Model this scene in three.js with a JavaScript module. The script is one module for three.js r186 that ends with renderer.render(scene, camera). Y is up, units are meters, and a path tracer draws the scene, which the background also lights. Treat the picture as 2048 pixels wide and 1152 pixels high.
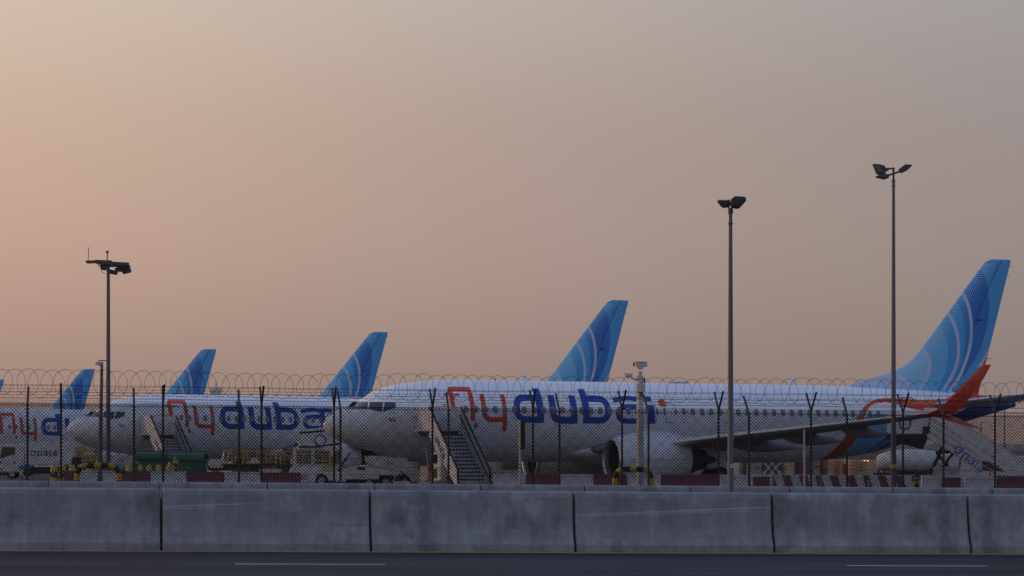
import * as THREE from 'three';
import { mergeGeometries } from 'three/addons/utils/BufferGeometryUtils.js';
import { RoundedBoxGeometry } from 'three/addons/geometries/RoundedBoxGeometry.js';
import { TextGeometry } from 'three/addons/geometries/TextGeometry.js';
import { FontLoader } from 'three/addons/loaders/FontLoader.js';

// ---------------------------------------------------------------- camera, sky, sun, exposure
const scene = new THREE.Scene();
const FOCAL = 5650, HORIZON = 948, EYE = 1.2;               // long lens, level, with a vertical shift
const FH = 2 * HORIZON, FW = FH * 16 / 9;
const camera = new THREE.PerspectiveCamera(2 * Math.atan(HORIZON / FOCAL) * 180 / Math.PI, 16 / 9, 1, 9000);
camera.position.set(0, EYE, 0);
camera.lookAt(0, EYE, -100);
camera.setViewOffset(FW, FH, (FW - 2048) / 2, 0, 2048, 1152);

const SUN_AZ = -80, SUN_EL = 8;                             // degrees left of the view, above the horizon
{
  // hazy evening sky: rows are degrees from the sun's bearing, columns elevations; sRGB swatches
  const els = [-90, -2, 1, 4.5, 7, 10, 22, 45, 90];
  const tab = {
    0:   [[96, 90, 84], [200, 160, 128], [206, 168, 134], [241, 200, 156], [253, 215, 173], [255, 226, 189], [214, 206, 196], [156, 166, 190], [122, 145, 196]],
    45:  [[96, 90, 84], [184, 150, 128], [190, 156, 132], [222, 183, 154], [231, 197, 169], [238, 212, 187], [201, 194, 190], [152, 163, 190], [122, 145, 196]],
    70:  [[96, 90, 84], [170, 141, 127], [172, 143, 128], [201, 168, 149], [208, 180, 159], [214, 196, 179], [183, 181, 183], [146, 159, 190], [122, 145, 196]],
    80:  [[96, 90, 84], [157, 134, 124], [159, 136, 125], [177, 155, 144], [181, 162, 151], [189, 178, 169], [168, 172, 179], [140, 156, 191], [122, 145, 196]],
    90:  [[96, 90, 84], [143, 127, 121], [145, 129, 122], [156, 144, 138], [159, 149, 146], [166, 162, 162], [158, 164, 179], [136, 154, 192], [122, 145, 196]],
    120: [[90, 90, 90], [128, 123, 128], [130, 125, 130], [141, 139, 148], [147, 147, 158], [155, 158, 173], [155, 166, 190], [133, 153, 196], [122, 145, 196]],
    180: [[86, 88, 92], [122, 124, 136], [124, 126, 138], [135, 140, 157], [140, 149, 168], [150, 162, 184], [139, 158, 198], [131, 153, 199], [122, 145, 196]],
  };
  const azs = Object.keys(tab).map(Number).sort((a, b) => a - b);
  const lin = (v) => { v /= 255; return v <= 0.04045 ? v / 12.92 : ((v + 0.055) / 1.055) ** 2.4; };
  const rows = azs.map((a) => tab[a].map((c) => c.map(lin)));
  const slopes = (xs, ys) => xs.map((_, i) => i === 0 ? (ys[1] - ys[0]) / (xs[1] - xs[0]) : i === xs.length - 1 ? (ys[i] - ys[i - 1]) / (xs[i] - xs[i - 1]) :
    0.5 * ((ys[i] - ys[i - 1]) / (xs[i] - xs[i - 1]) + (ys[i + 1] - ys[i]) / (xs[i + 1] - xs[i])));
  const cubic = (xs, ys, x) => {
    let i = 0; while (i < xs.length - 2 && x > xs[i + 1]) i++;
    const m = slopes(xs, ys), h = xs[i + 1] - xs[i], t = Math.min(1, Math.max(0, (x - xs[i]) / h)), t2 = t * t, t3 = t2 * t;
    return (2 * t3 - 3 * t2 + 1) * ys[i] + (t3 - 2 * t2 + t) * h * m[i] + (-2 * t3 + 3 * t2) * ys[i + 1] + (t3 - t2) * h * m[i + 1];
  };
  const W = 1024, H = 1024, data = new Float32Array(W * H * 4);
  for (let r = 0; r < H; r++) {
    const el = ((r + 0.5) / H - 0.5) * 180;
    const byAz = [0, 1, 2].map((c) => rows.map((row) => cubic(els, row.map((p) => p[c]), el)));
    for (let q = 0; q < W; q++) {
      const round = ((q + 0.5) / W - 0.5) * 2 * Math.PI;                 // x = cos, z = sin
      let az = Math.atan2(Math.cos(round), -Math.sin(round)) * 180 / Math.PI - SUN_AZ;
      az = Math.abs(((az + 540) % 360) - 180);
      for (let c = 0; c < 3; c++) data[(r * W + q) * 4 + c] = Math.max(0.01, cubic(azs, byAz[c], az));
      data[(r * W + q) * 4 + 3] = 1;
    }
  }
  const sky = new THREE.DataTexture(data, W, H, THREE.RGBAFormat, THREE.FloatType);
  sky.mapping = THREE.EquirectangularReflectionMapping; sky.magFilter = THREE.LinearFilter; sky.needsUpdate = true;
  scene.background = sky; scene.environment = sky;
}
const sun = new THREE.DirectionalLight(new THREE.Color().setRGB(1, 0.55, 0.3), 0.8);
{
  const a = SUN_AZ * Math.PI / 180, e = SUN_EL * Math.PI / 180;
  sun.target.position.set(0, 0, -150); sun.position.set(Math.sin(a) * Math.cos(e) * 300, Math.sin(e) * 300, -150 - Math.cos(a) * Math.cos(e) * 300);
  sun.castShadow = true; sun.shadow.radius = 3; sun.shadow.mapSize.set(4096, 4096);
  Object.assign(sun.shadow.camera, { left: -220, right: 220, top: 60, bottom: -60, near: 1, far: 900 });
  scene.add(sun, sun.target);
}
const renderer = new THREE.WebGLRenderer();
renderer.toneMapping = THREE.LinearToneMapping; renderer.toneMappingExposure = 1; renderer.shadowMap.enabled = true;

// ---------------------------------------------------------------- helpers
let seed = 7;
const rnd = () => { seed = (seed * 1664525 + 1013904223) >>> 0; return seed / 4294967296; };
const R = (d) => d * Math.PI / 180, V = (x, y, z) => new THREE.Vector3(x, y, z);
const C = (r, g, b) => new THREE.Color().setRGB(r, g, b);
const mat = (r, g, b, rough = 0.6, extra = {}) => new THREE.MeshStandardMaterial({ color: C(r, g, b), roughness: rough, ...extra });
const clean = (g) => { const n = g.index ? g.toNonIndexed() : g; for (const k of Object.keys(n.attributes)) if (!['position', 'normal', 'uv'].includes(k)) n.deleteAttribute(k); if (!n.attributes.uv) n.setAttribute('uv', new THREE.BufferAttribute(new Float32Array(n.attributes.position.count * 2), 2)); return n; };
const merge = (list) => { const a = [].concat(list).map(clean); return a.length === 1 ? a[0] : mergeGeometries(a); };
const names = {};
const numbered = (n) => { const k = names[n] = (names[n] ?? -1) + 1; return k ? n + '_' + String(k).padStart(3, '0') : n; };
const tag = (o, label, category, group) => { o.userData.label = label; o.userData.category = category; if (group) o.userData.group = group; return o; };
function part(name, geos, m, parent, label) {
  const o = new THREE.Mesh(merge(geos), m); o.name = name; o.castShadow = o.receiveShadow = true; parent.add(o);
  if (label) o.userData.label = label;
  return o;
}
function thing(name, label, category, [x, y, z] = [0, 0, 0], turn = 0, group) {
  const o = new THREE.Group(); o.name = numbered(name); o.position.set(x, y, z); o.rotation.y = turn; scene.add(o);
  return tag(o, label, category, group);
}
function solo(name, geos, m, label, category, [x, y, z] = [0, 0, 0], turn = 0, group) {
  const o = part(numbered(name), geos, m, scene); o.position.set(x, y, z); o.rotation.y = turn; return tag(o, label, category, group);
}
function copy(src, label, [x, y, z], turn = 0) { const o = src.clone(); o.name = numbered(src.name.replace(/_\d{3}$/, '')); o.userData = { ...src.userData, label }; o.position.set(x, y, z); o.rotation.y = turn; scene.add(o); return o; }
function structure(name, geos, m) { const o = part(name, geos, m, scene); o.userData.kind = 'structure'; return o; }
const bx = (w, h, d, x = 0, y = 0, z = 0) => new THREE.BoxGeometry(w, h, d).translate(x, y, z);
const rb = (w, h, d, x = 0, y = 0, z = 0, r = 0.03) => new RoundedBoxGeometry(w, h, d, 2, Math.min(r, w / 2.1, h / 2.1, d / 2.1)).translate(x, y, z);
function rod(a, b, r, r2 = r, n = 8, open = false) {                     // cylinder between two points
  const d = b.clone().sub(a), g = new THREE.CylinderGeometry(r2, r, d.length(), n, 1, open);
  return g.applyQuaternion(new THREE.Quaternion().setFromUnitVectors(V(0, 1, 0), d.normalize())).translate((a.x + b.x) / 2, (a.y + b.y) / 2, (a.z + b.z) / 2);
}
const tube = (pts, r, seg = 24, n = 6, closed = false) => new THREE.TubeGeometry(new THREE.CatmullRomCurve3(pts, closed), seg, r, n, closed);
function prism(pts, depth, bevel = 0) {                                  // outline in x,y, extruded along z, centred
  const s = new THREE.Shape(pts.map(([x, y]) => new THREE.Vector2(x, y)));
  return new THREE.ExtrudeGeometry(s, { depth: depth - 2 * bevel, bevelEnabled: bevel > 0, bevelSize: bevel, bevelThickness: bevel, bevelSegments: 2, curveSegments: 10 }).translate(0, 0, -depth / 2 + bevel);
}
function loft(sections, capped = true) {                                 // rings of equal length, closed
  const n = sections[0].length, pos = [], idx = [];
  for (const s of sections) for (const p of s) pos.push(p.x, p.y, p.z);
  for (let i = 0; i < sections.length - 1; i++) for (let j = 0; j < n; j++) { const a = i * n + j, b = i * n + (j + 1) % n; idx.push(a, b, a + n, b, b + n, a + n); }
  if (capped) for (const i of [0, sections.length - 1]) { const c = pos.length / 3, m = sections[i].reduce((q, p) => q.add(p), V(0, 0, 0)).divideScalar(n); pos.push(m.x, m.y, m.z); for (let j = 0; j < n; j++) { const a = i * n + j, b = i * n + (j + 1) % n; i ? idx.push(a, b, c) : idx.push(b, a, c); } }
  const g = new THREE.BufferGeometry(); g.setAttribute('position', new THREE.Float32BufferAttribute(pos, 3)); g.setIndex(idx); g.computeVertexNormals(); return g;
}
function wheel(r, w, x, y, z, parent, along = 'z', rimMat) {             // tyre with a rim as its sub-part
  const pr = [[r * 0.55, -w / 2], [r * 0.86, -w / 2], [r * 0.97, -w * 0.36], [r, -w * 0.15], [r, w * 0.15], [r * 0.97, w * 0.36], [r * 0.86, w / 2], [r * 0.55, w / 2]].map(([a, b]) => new THREE.Vector2(a, b));
  const ty = new THREE.LatheGeometry(pr, 28), rim = new THREE.LatheGeometry([[0, w * 0.3], [r * 0.18, w * 0.34], [r * 0.22, w * 0.2], [r * 0.45, w * 0.22], [r * 0.52, w * 0.4], [r * 0.56, w * 0.44], [r * 0.56, -w * 0.44], [r * 0.45, -w * 0.2], [0, -w * 0.2]].map(([a, b]) => new THREE.Vector2(a, b)), 24);
  const t = part('wheel', ty, M.rubber, parent); t.position.set(x, y, z);
  if (along === 'z') t.rotation.x = Math.PI / 2; else t.rotation.z = Math.PI / 2;
  part('rim', rim, rimMat ?? M.rim, t); return t;
}
// value noise and textures
const hash = (x, y, s) => { let h = Math.imul(x, 374761393) + Math.imul(y, 668265263) + Math.imul(s, 974634721); h = Math.imul(h ^ (h >>> 13), 1274126177); return ((h ^ (h >>> 16)) >>> 0) / 4294967296; };
function vnoise(x, y, px, py, s) { const xi = Math.floor(x), yi = Math.floor(y), fx = x - xi, fy = y - yi, u = fx * fx * (3 - 2 * fx), v = fy * fy * (3 - 2 * fy), m = (a, p) => ((a % p) + p) % p;
  const q = (i, j) => hash(m(xi + i, px), m(yi + j, py), s); return (q(0, 0) * (1 - u) + q(1, 0) * u) * (1 - v) + (q(0, 1) * (1 - u) + q(1, 1) * u) * v; }
function noiseTex(size, fn, srgb = true) {
  const d = new Uint8Array(size * size * 4);
  for (let y = 0; y < size; y++) for (let x = 0; x < size; x++) { const c = fn(x / size, y / size); for (let k = 0; k < 3; k++) d[(y * size + x) * 4 + k] = Math.max(0, Math.min(255, (Array.isArray(c) ? c[k] : c) * 255)); d[(y * size + x) * 4 + 3] = 255; }
  const t = new THREE.DataTexture(d, size, size); t.wrapS = t.wrapT = THREE.RepeatWrapping; t.magFilter = THREE.LinearFilter; t.minFilter = THREE.LinearMipmapLinearFilter; if (srgb) t.colorSpace = THREE.SRGBColorSpace; t.needsUpdate = true; return t;
}
const fbm = (u, v, fu, fv, s, oct = 5) => { let a = 0, w = 0.5, n = 0; for (let o = 0; o < oct; o++) { a += w * vnoise(u * fu, v * fv, fu, fv, s + o); n += w; w *= 0.55; fu *= 2; fv *= 2; } return a / n; };
function canvasTex(w, h, draw) { const c = document.createElement('canvas'); c.width = w; c.height = h; const g = c.getContext('2d'); draw(g, w, h); const t = new THREE.CanvasTexture(c); t.colorSpace = THREE.SRGBColorSpace; t.magFilter = THREE.LinearFilter; t.anisotropy = 8; return t; }

const M = {
  rubber: mat(0.016, 0.016, 0.017, 0.85), rim: mat(0.5, 0.5, 0.5, 0.45, { metalness: 0.4 }), white: mat(0.72, 0.73, 0.74, 0.4), cream: mat(0.66, 0.62, 0.54, 0.6),
  fencePost: mat(0.005, 0.009, 0.008, 0.55), wire: mat(0.006, 0.009, 0.008, 0.7), steelWire: mat(0.05, 0.05, 0.055, 0.5, { metalness: 0.4 }), galv: mat(0.11, 0.12, 0.14, 0.55, { metalness: 0.2 }),
  black: mat(0.014, 0.014, 0.016, 0.6), darkMetal: mat(0.05, 0.052, 0.056, 0.5, { metalness: 0.5 }), lampGrey: mat(0.045, 0.05, 0.06, 0.5), glass: new THREE.MeshPhysicalMaterial({ color: C(0.02, 0.025, 0.03), roughness: 0.06, clearcoat: 1 }),
  yellow: mat(0.62, 0.4, 0.02, 0.45), red: mat(0.5, 0.03, 0.025, 0.45), orange: mat(0.75, 0.16, 0.03, 0.4), blue: mat(0.01, 0.12, 0.42, 0.4), cyan: mat(0.02, 0.25, 0.55, 0.4), navy: mat(0.01, 0.06, 0.26, 0.45), green: mat(0.003, 0.085, 0.048, 0.5), greenLid: mat(0.012, 0.12, 0.085, 0.4),
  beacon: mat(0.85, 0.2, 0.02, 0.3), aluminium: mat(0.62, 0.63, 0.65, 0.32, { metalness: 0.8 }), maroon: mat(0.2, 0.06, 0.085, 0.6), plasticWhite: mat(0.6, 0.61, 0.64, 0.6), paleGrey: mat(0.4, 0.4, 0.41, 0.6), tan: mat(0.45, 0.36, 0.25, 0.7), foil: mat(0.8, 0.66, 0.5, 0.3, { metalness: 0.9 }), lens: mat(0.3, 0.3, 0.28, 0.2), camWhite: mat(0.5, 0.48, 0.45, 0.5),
};
// positions: bearing of the long lens to metres
const at = (px, D) => (px - 1024) / FOCAL * D;
const PHI = R(9.5), CP = Math.cos(PHI), SP = Math.sin(PHI);               // the road runs away slightly to the right
const ROAD = (a, w) => V(a * CP - w * SP, 0, -(a * SP + w * CP));        // along / across the road
const alongRoad = (px, w) => { const t = (px - 1024) / FOCAL; return w * (SP + t * CP) / (CP - t * SP); };   // where a bearing meets the line at offset w
const clamp = THREE.MathUtils.clamp, sstep = THREE.MathUtils.smoothstep;
const roadY = (a) => 0.06 - 0.008 * clamp(a - 7, -60, 60);
const apronY = (x, D) => 0.42 + 0.3 * (1 - Math.exp(-Math.max(0, D - 130) * 0.022)) - 0.004 * (clamp(x, -5, 60) + 5) + 0.009 * Math.max(0, -5 - Math.max(x, -42));
function gy(x, z) {                                                       // height of the ground
  const D = -z, a = x * CP + D * SP, w = -x * SP + D * CP;
  return THREE.MathUtils.lerp(roadY(a), apronY(x, D), sstep(w, 82, 95));
}
const on = (px, D, dy = 0) => { const x = at(px, D); return [x, gy(x, -D) + dy, -D]; };
const FONT = await new FontLoader().loadAsync('fonts/droid/droid_sans_regular.typeface.json'), BOLD = await new FontLoader().loadAsync('fonts/droid/droid_sans_bold.typeface.json');

// ---------------------------------------------------------------- ground: road and apron
const asphaltTex = noiseTex(1024, (u, v) => { const streak = fbm(u, v, 4, 90, 3, 3), grit = hash(Math.floor(u * 1024), Math.floor(v * 1024), 5), blot = fbm(u, v, 10, 6, 9, 4), tr = fbm(u, v, 2, 24, 15, 3); const c = 0.175 + 0.11 * (streak - 0.5) + 0.05 * (grit - 0.5) + 0.05 * (blot - 0.5) + 0.16 * (tr - 0.5); return [c * 0.95, c, c * 1.1]; });
const concreteTex = noiseTex(1024, (u, v) => {
  const blot = fbm(u, v, 30, 4, 21, 5), vert = fbm(u, v, 110, 2, 31, 3), fine = fbm(u, v, 200, 28, 41, 3), pit = hash(Math.floor(u * 1024), Math.floor(v * 1024), 55) > 0.9985 ? 0.12 : 0;
  const patch = Math.max(0, fbm(u, v, 26, 3, 61, 4) - 0.52) * 1.1, dark = Math.max(0, fbm(u, v, 18, 2, 71, 4) - 0.55) * 0.8;
  const c = 0.525 + 0.11 * (blot - 0.5) + 0.07 * (vert - 0.5) + 0.06 * (fine - 0.5) + 0.28 * patch - 0.5 * dark - pit; return [c, c * 1.0, c * 1.01];
});
const scuffTex = noiseTex(1024, (u, v) => {                              // a second pour with tyre and bumper scrapes
  const blot = fbm(u, v, 28, 4, 121, 5), vert = fbm(u, v, 120, 2, 131, 3), fine = fbm(u, v, 200, 28, 141, 3), patch = Math.max(0, fbm(u, v, 24, 3, 161, 4) - 0.52) * 1.0;
  let c = 0.52 + 0.11 * (blot - 0.5) + 0.07 * (vert - 0.5) + 0.06 * (fine - 0.5) + 0.28 * patch;
  const line = (u0, u1, va, vb, wd, amt) => { if (u < u0 || u > u1) return; const q = (u - u0) / (u1 - u0), vv = va + (vb - va) * q + 0.01 * (fbm(u, 0.3, 40, 2, 7, 2) - 0.5), d = Math.abs(v - vv); if (d < wd) c += amt * (1 - d / wd) * Math.min(1, 5 * Math.min(q, 1 - q)) * (0.4 + 0.9 * hash(Math.floor(u * 300), Math.floor(v * 500), 3)); };
  line(0.02, 0.62, 0.55, 0.74, 0.022, 0.16); line(0.05, 0.5, 0.53, 0.66, 0.01, 0.13); line(0.3, 0.7, 0.62, 0.68, 0.008, 0.08); line(0.7, 0.96, 0.4, 0.41, 0.007, -0.22); line(0.55, 0.9, 0.8, 0.79, 0.006, 0.08);
  return [c, c, c * 1.01];
});
M.asphalt = new THREE.MeshPhysicalMaterial({ specularIntensity: 0.25, color: C(0.92, 1, 1.25), map: asphaltTex, roughness: 0.85, bumpMap: asphaltTex, bumpScale: 0.003 });
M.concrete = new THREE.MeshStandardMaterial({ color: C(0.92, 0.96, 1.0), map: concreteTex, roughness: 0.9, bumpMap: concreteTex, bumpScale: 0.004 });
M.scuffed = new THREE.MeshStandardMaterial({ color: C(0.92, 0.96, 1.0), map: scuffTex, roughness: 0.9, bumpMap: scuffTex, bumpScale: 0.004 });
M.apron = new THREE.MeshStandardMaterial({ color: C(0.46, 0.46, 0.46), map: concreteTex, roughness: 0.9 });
M.road_yellow = mat(0.42, 0.24, 0.03, 0.7); M.road_white = mat(0.38, 0.38, 0.37, 0.7);

function sheet(as, ws, lift, uvA, uvW) {
  const pos = [], uv = [], idx = [], n = as.length;
  for (const w of ws) for (const a of as) { const p = ROAD(a, w); pos.push(p.x, gy(p.x, p.z) + lift, p.z); uv.push(a / uvA, w / uvW); }
  for (let i = 0; i < ws.length - 1; i++) for (let j = 0; j < n - 1; j++) { const q = i * n + j; idx.push(q, q + 1, q + n, q + 1, q + n + 1, q + n); }
  const g = new THREE.BufferGeometry(); g.setAttribute('position', new THREE.Float32BufferAttribute(pos, 3)); g.setAttribute('uv', new THREE.Float32BufferAttribute(uv, 2)); g.setIndex(idx); g.computeVertexNormals(); return g;
}
const span = (a, b, n) => Array.from({ length: n + 1 }, (_, i) => a + (b - a) * i / n);
structure('road', sheet([-900, -300, ...span(-60, 80, 28), 300, 900], [-120, -40, 0, ...span(10, 79, 20)], 0, 14, 9), M.asphalt);
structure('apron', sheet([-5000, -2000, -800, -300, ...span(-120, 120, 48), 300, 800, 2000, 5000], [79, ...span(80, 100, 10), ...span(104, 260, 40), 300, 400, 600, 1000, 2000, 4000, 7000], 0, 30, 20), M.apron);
{
  const strip = (a0, a1, w, wd) => sheet(span(a0, a1, 12), [w - wd / 2, w + wd / 2], 0.004, 1, 1);
  structure('edge_line', strip(-40, 60, 40.3, 0.5), M.road_yellow);
  const dash = (p0, p1, w) => strip(alongRoad(p0, w), alongRoad(p1, w), w, 0.24);
  structure('lane_dash', dash(470, 770, 34.6), M.road_white); structure('lane_dash_001', dash(1695, 1972, 34.6), M.road_white);
}
// ---------------------------------------------------------------- concrete barriers
function barrierGeo(len, offset) {
  const half = [[0.31, 0], [0.31, 0.1], [0.25, 0.2], [0.205, 0.32], [0.175, 0.46], [0.15, 0.62], [0.13, 0.8], [0.115, 0.845], [0.09, 0.86]];
  const pts = [...half, ...half.map(([x, y]) => [-x, y]).reverse()];
  const g = clean(prism(pts, len, 0.032)), p = g.attributes.position, uv = g.attributes.uv;
  for (let i = 0; i < p.count; i++) uv.setXY(i, (p.getZ(i) + len / 2 + offset) / 6.6, p.getY(i) / 0.95 + (p.getX(i) > 0.1 ? 0.5 : 0));
  return g.rotateY(Math.PI / 2);                                          // now along x
}
function barrierRow(joints, w, group, labels, materials, name) {
  for (let i = 0; i < joints.length - 1; i++) {
    const a0 = joints[i], a1 = joints[i + 1], len = a1 - a0 - 0.03, c = ROAD((a0 + a1) / 2, w), tilt = Math.atan(-0.008);
    const t = thing(name, labels[i], 'barrier', [c.x, roadY((a0 + a1) / 2), c.z], PHI, group); t.rotation.order = 'YXZ'; t.rotation.z = tilt;
    part('body', barrierGeo(len, (i * 2.37) % 6.6), materials[i % materials.length], t);
    part('joint_bar', [bx(0.018, 0.7, 0.05, len / 2 + 0.014, 0.4, 0.08), bx(0.02, 0.03, 0.3, len / 2 + 0.015, 0.03, 0)], M.black, t);
  }
}
{
  const w = 40.93 - 0.0, px = [322, 740, 1148, 1545, 1937], js = px.map((p) => alongRoad(p, w - 0.2));
  const step = (js[4] - js[0]) / 4; js.unshift(js[0] - step); js.push(js[5] + step);
  const labels = ['concrete road barrier cut by the left edge of the picture', 'scraped concrete road barrier, second from the left', 'smooth concrete road barrier below the front passenger stairs', 'concrete road barrier below the white camera mast and engine', 'concrete road barrier below the tall twin lamp post at right', 'concrete road barrier cut by the right edge of the picture'];
  barrierRow(js, w, 'near concrete barriers along the road', labels, [M.concrete, M.scuffed, M.concrete, M.scuffed, M.concrete, M.concrete], 'road_barrier');
  const w2 = 79.9, px2 = [97, 318, 534, 748, 960, 1167, 1378, 1577, 1783, 1981], j2 = px2.map((p) => alongRoad(p, w2)); const s2 = (j2[9] - j2[0]) / 9; j2.unshift(j2[0] - s2); j2.push(j2[10] + s2);
  const where = ['below the box truck at the far left', 'below the leaning camera post', 'below the green bins', 'below the red and white blocks beside the white tug', 'below the belt loader', 'below the front passenger stairs', 'below the sign post beside the stairs', 'below the white camera mast', 'below the twin lamp post', 'below the striped boards', 'at the far right'];
  barrierRow(j2, w2, 'far concrete barriers in front of the fence', where.map((s) => 'top of far concrete barrier ' + s), [M.concrete, M.scuffed, M.concrete], 'far_barrier');
}
// ---------------------------------------------------------------- fences
function bars(list, r) {                                                  // thin three-sided wires, list of [P, Q]
  const pos = [], nor = [], side = V(0, 0, 0), up = V(0, 0, 0), d = V(0, 0, 0);
  for (const [p, q, rr] of list) {
    d.copy(q).sub(p).normalize(); side.set(SP, 0, CP).cross(d); if (side.lengthSq() < 1e-4) side.set(1, 0, 0).cross(d); side.normalize(); up.copy(d).cross(side);
    const k = rr ?? r, c = [0, 1, 2].map((i) => { const a = i * 2.0944 + 0.5; return side.clone().multiplyScalar(Math.cos(a)).addScaledVector(up, Math.sin(a)); });
    for (let i = 0; i < 3; i++) { const a = c[i], b = c[(i + 1) % 3], P = (o, n) => { pos.push(o.x + n.x * k, o.y + n.y * k, o.z + n.z * k); nor.push(n.x, n.y, n.z); }; P(p, a); P(q, a); P(p, b); P(q, a); P(q, b); P(p, b); }
  }
  const g = new THREE.BufferGeometry(); g.setAttribute('position', new THREE.Float32BufferAttribute(pos, 3)); g.setAttribute('normal', new THREE.Float32BufferAttribute(nor, 3)); return clean(g);
}
function barbed(a0, a1, w, h0, h1, sag, out) {                            // one strand with barbs between two posts
  const n = 6, P = (q) => { const p = ROAD(a0 + (a1 - a0) * q, w); p.y = h0 + (h1 - h0) * q - sag * 4 * q * (1 - q); return p; };
  for (let i = 0; i < n; i++) out.push([P(i / n), P((i + 1) / n), 0.0042]);
  const m = Math.round((a1 - a0) / 0.12);
  for (let i = 0; i < m; i++) { const p = P((i + 0.5) / m), k = V((rnd() - 0.5) * 0.03, 0.02, (rnd() - 0.5) * 0.04); out.push([p.clone().sub(k), p.clone().add(k), 0.0035]); out.push([p.clone().add(V(-0.012, -0.016, 0.01)), p.clone().add(V(0.02, 0.016, -0.01)), 0.0035]); }
}
function fence(postsPx, w, twin, label) {
  const H = 3.05, t = thing('perimeter_fence', label, 'fence'), as = postsPx.map((p) => alongRoad(p, w));
  const step = (as.at(-1) - as[0]) / (as.length - 1); as.unshift(as[0] - step); as.push(as.at(-1) + step);
  const ground = (a) => { const p = ROAD(a, w); return gy(p.x, p.z); }, g0 = as.map(ground), dirs = twin ? [1, -1] : [1], rise = twin ? 0.6 : 0.52, outw = 0.55;
  as.forEach((a, i) => {
    const b = ROAD(a, w).setY(g0[i] - 0.1), e = ROAD(a, w).setY(g0[i] + H), r = 0.035;
    const p = part('post', [rod(b, e, r, r, 10), new THREE.SphereGeometry(r * 1.02, 10, 6).translate(e.x, e.y, e.z)], M.fencePost, t);
    for (const d of dirs) { const q = ROAD(a + (rnd() - 0.5) * 0.05, w + d * outw).setY(g0[i] + H + rise); part('arm', [rod(e, q, r * 0.95, r * 0.95, 10), new THREE.SphereGeometry(r * 0.95, 8, 6).translate(q.x, q.y, q.z)], M.fencePost, p); }
  });
  for (let i = 0; i < as.length - 1; i++) {
    const a0 = as[i], a1 = as[i + 1], L = a1 - a0, list = [], Hm = H - 0.02, pitch = twin ? 0.062 : 0.1, k = 1.0;
    const P = (x, y, dz) => { const p = ROAD(a0 + x, w + dz); p.y = g0[i] + (g0[i + 1] - g0[i]) * (x / L) + 0.04 + y; return p; };
    const wob = () => 0.004 * (rnd() - 0.5);
    for (let c = -Hm / k; c < L; c += pitch) {                             // rising to the right, then to the left
      for (const s of [1, -1]) {
        let x0 = Math.max(0, c), x1 = Math.min(L, c + Hm / k); if (x1 - x0 < 0.02) continue;
        const y0 = (x0 - c) * k, y1 = (x1 - c) * k, e = y1 > Hm - 0.01 ? 0.035 : 0, X = (x) => s > 0 ? x : L - x;
        list.push([P(X(x0), y0, s * 0.002), P(X(Math.min(L, x1 + e * 0.4)) + wob(), y1 + e, s * 0.002)]);
      }
    }
    part('chain_link_mesh', bars(list, twin ? 0.003 : 0.0098), M.wire, t);
    const tb = [];
    for (const y of [0.05, 1.1, Hm - 0.02]) part('tension_wire', bars([[P(0, y, -0.006), P(L, y, -0.006), y > 2 ? 0.009 : 0.006]], 0.006), M.wire, t);
    for (const d of dirs) for (const q of [0.3, 0.62, 0.95]) barbed(a0, a1, w + d * outw * q, g0[i] + H + rise * q, g0[i + 1] + H + rise * q, 0.01 + 0.02 * rnd(), tb);
    part('barbed_wire', bars(tb, 0.003), M.steelWire, t);
  }
  return { t, as, g0, H, w, rise };
}
const W_OUT = 81.9, W_IN = 89.8;
fence([55, 268, 478, 681, 897, 1119, 1297, 1498, 1694, 1887], W_OUT, false, 'dark green chain link fence with single slanted arms, the nearer of two in a row');
const inner = fence([122, 326, 523, 668, 865, 1066, 1244, 1437, 1622, 1806, 1990], W_IN, true, 'dark green chain link fence with forked arms under the razor wire coil');
{
  // concertina coil lying in the forked arms: loops yawed to alternate sides and clipped to their neighbours
  const t = thing('razor_wire_coil', 'coiled razor wire running along the top of the forked fence arms', 'razor wire'), a0 = inner.as[0] + 0.4, a1 = inner.as.at(-1) - 0.4, list = [];
  const base = (a) => { const p = ROAD(a, W_IN); return gy(p.x, p.z) + inner.H + inner.rise + 0.05; };
  let a = a0, k = 0, sections = [];
  while (a < a1) {
    const Rr = 0.39 + 0.045 * (rnd() - 0.5) + 0.02 * Math.sin(k * 0.21), yaw = (k % 2 ? 1 : -1) * R(62 + 14 * (rnd() - 0.5)), lean = 0.12 * (rnd() - 0.5), dy = 0.03 * (rnd() - 0.5) - 0.015 * Math.sin(k * 0.33), wd = 0.05 * (rnd() - 0.5), n = 30, pts = [];
    for (let i = 0; i <= n; i++) { const f = i / n * 2 * Math.PI, q = Rr * (Math.cos(f) + 0.05 * Math.cos(3 * f + k)), y = Rr * Math.sin(f) * 1.03; const p = ROAD(a + q * Math.sin(yaw) + lean * y, W_IN + wd + q * Math.cos(yaw)); p.y = base(a) + dy + y; pts.push(p); }
    for (let i = 0; i < n; i++) { list.push([pts[i], pts[i + 1], 0.005]); const m = pts[i].clone().lerp(pts[i + 1], 0.5), d = pts[i + 1].clone().sub(pts[i]).normalize(); list.push([m.clone().addScaledVector(d, -0.015).add(V(0, 0.012, 0.006)), m.clone().addScaledVector(d, 0.015).add(V(0, -0.012, -0.006)), 0.004]); list.push([pts[i].clone().addScaledVector(d, -0.014).add(V(0.01, -0.008, 0.008)), pts[i].clone().addScaledVector(d, 0.014).add(V(-0.01, 0.008, -0.008)), 0.004]); }
    a += 0.37 + 0.07 * rnd(); k++;
  }
  part('coil', bars(list, 0.003), M.steelWire, t);
}

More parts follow.
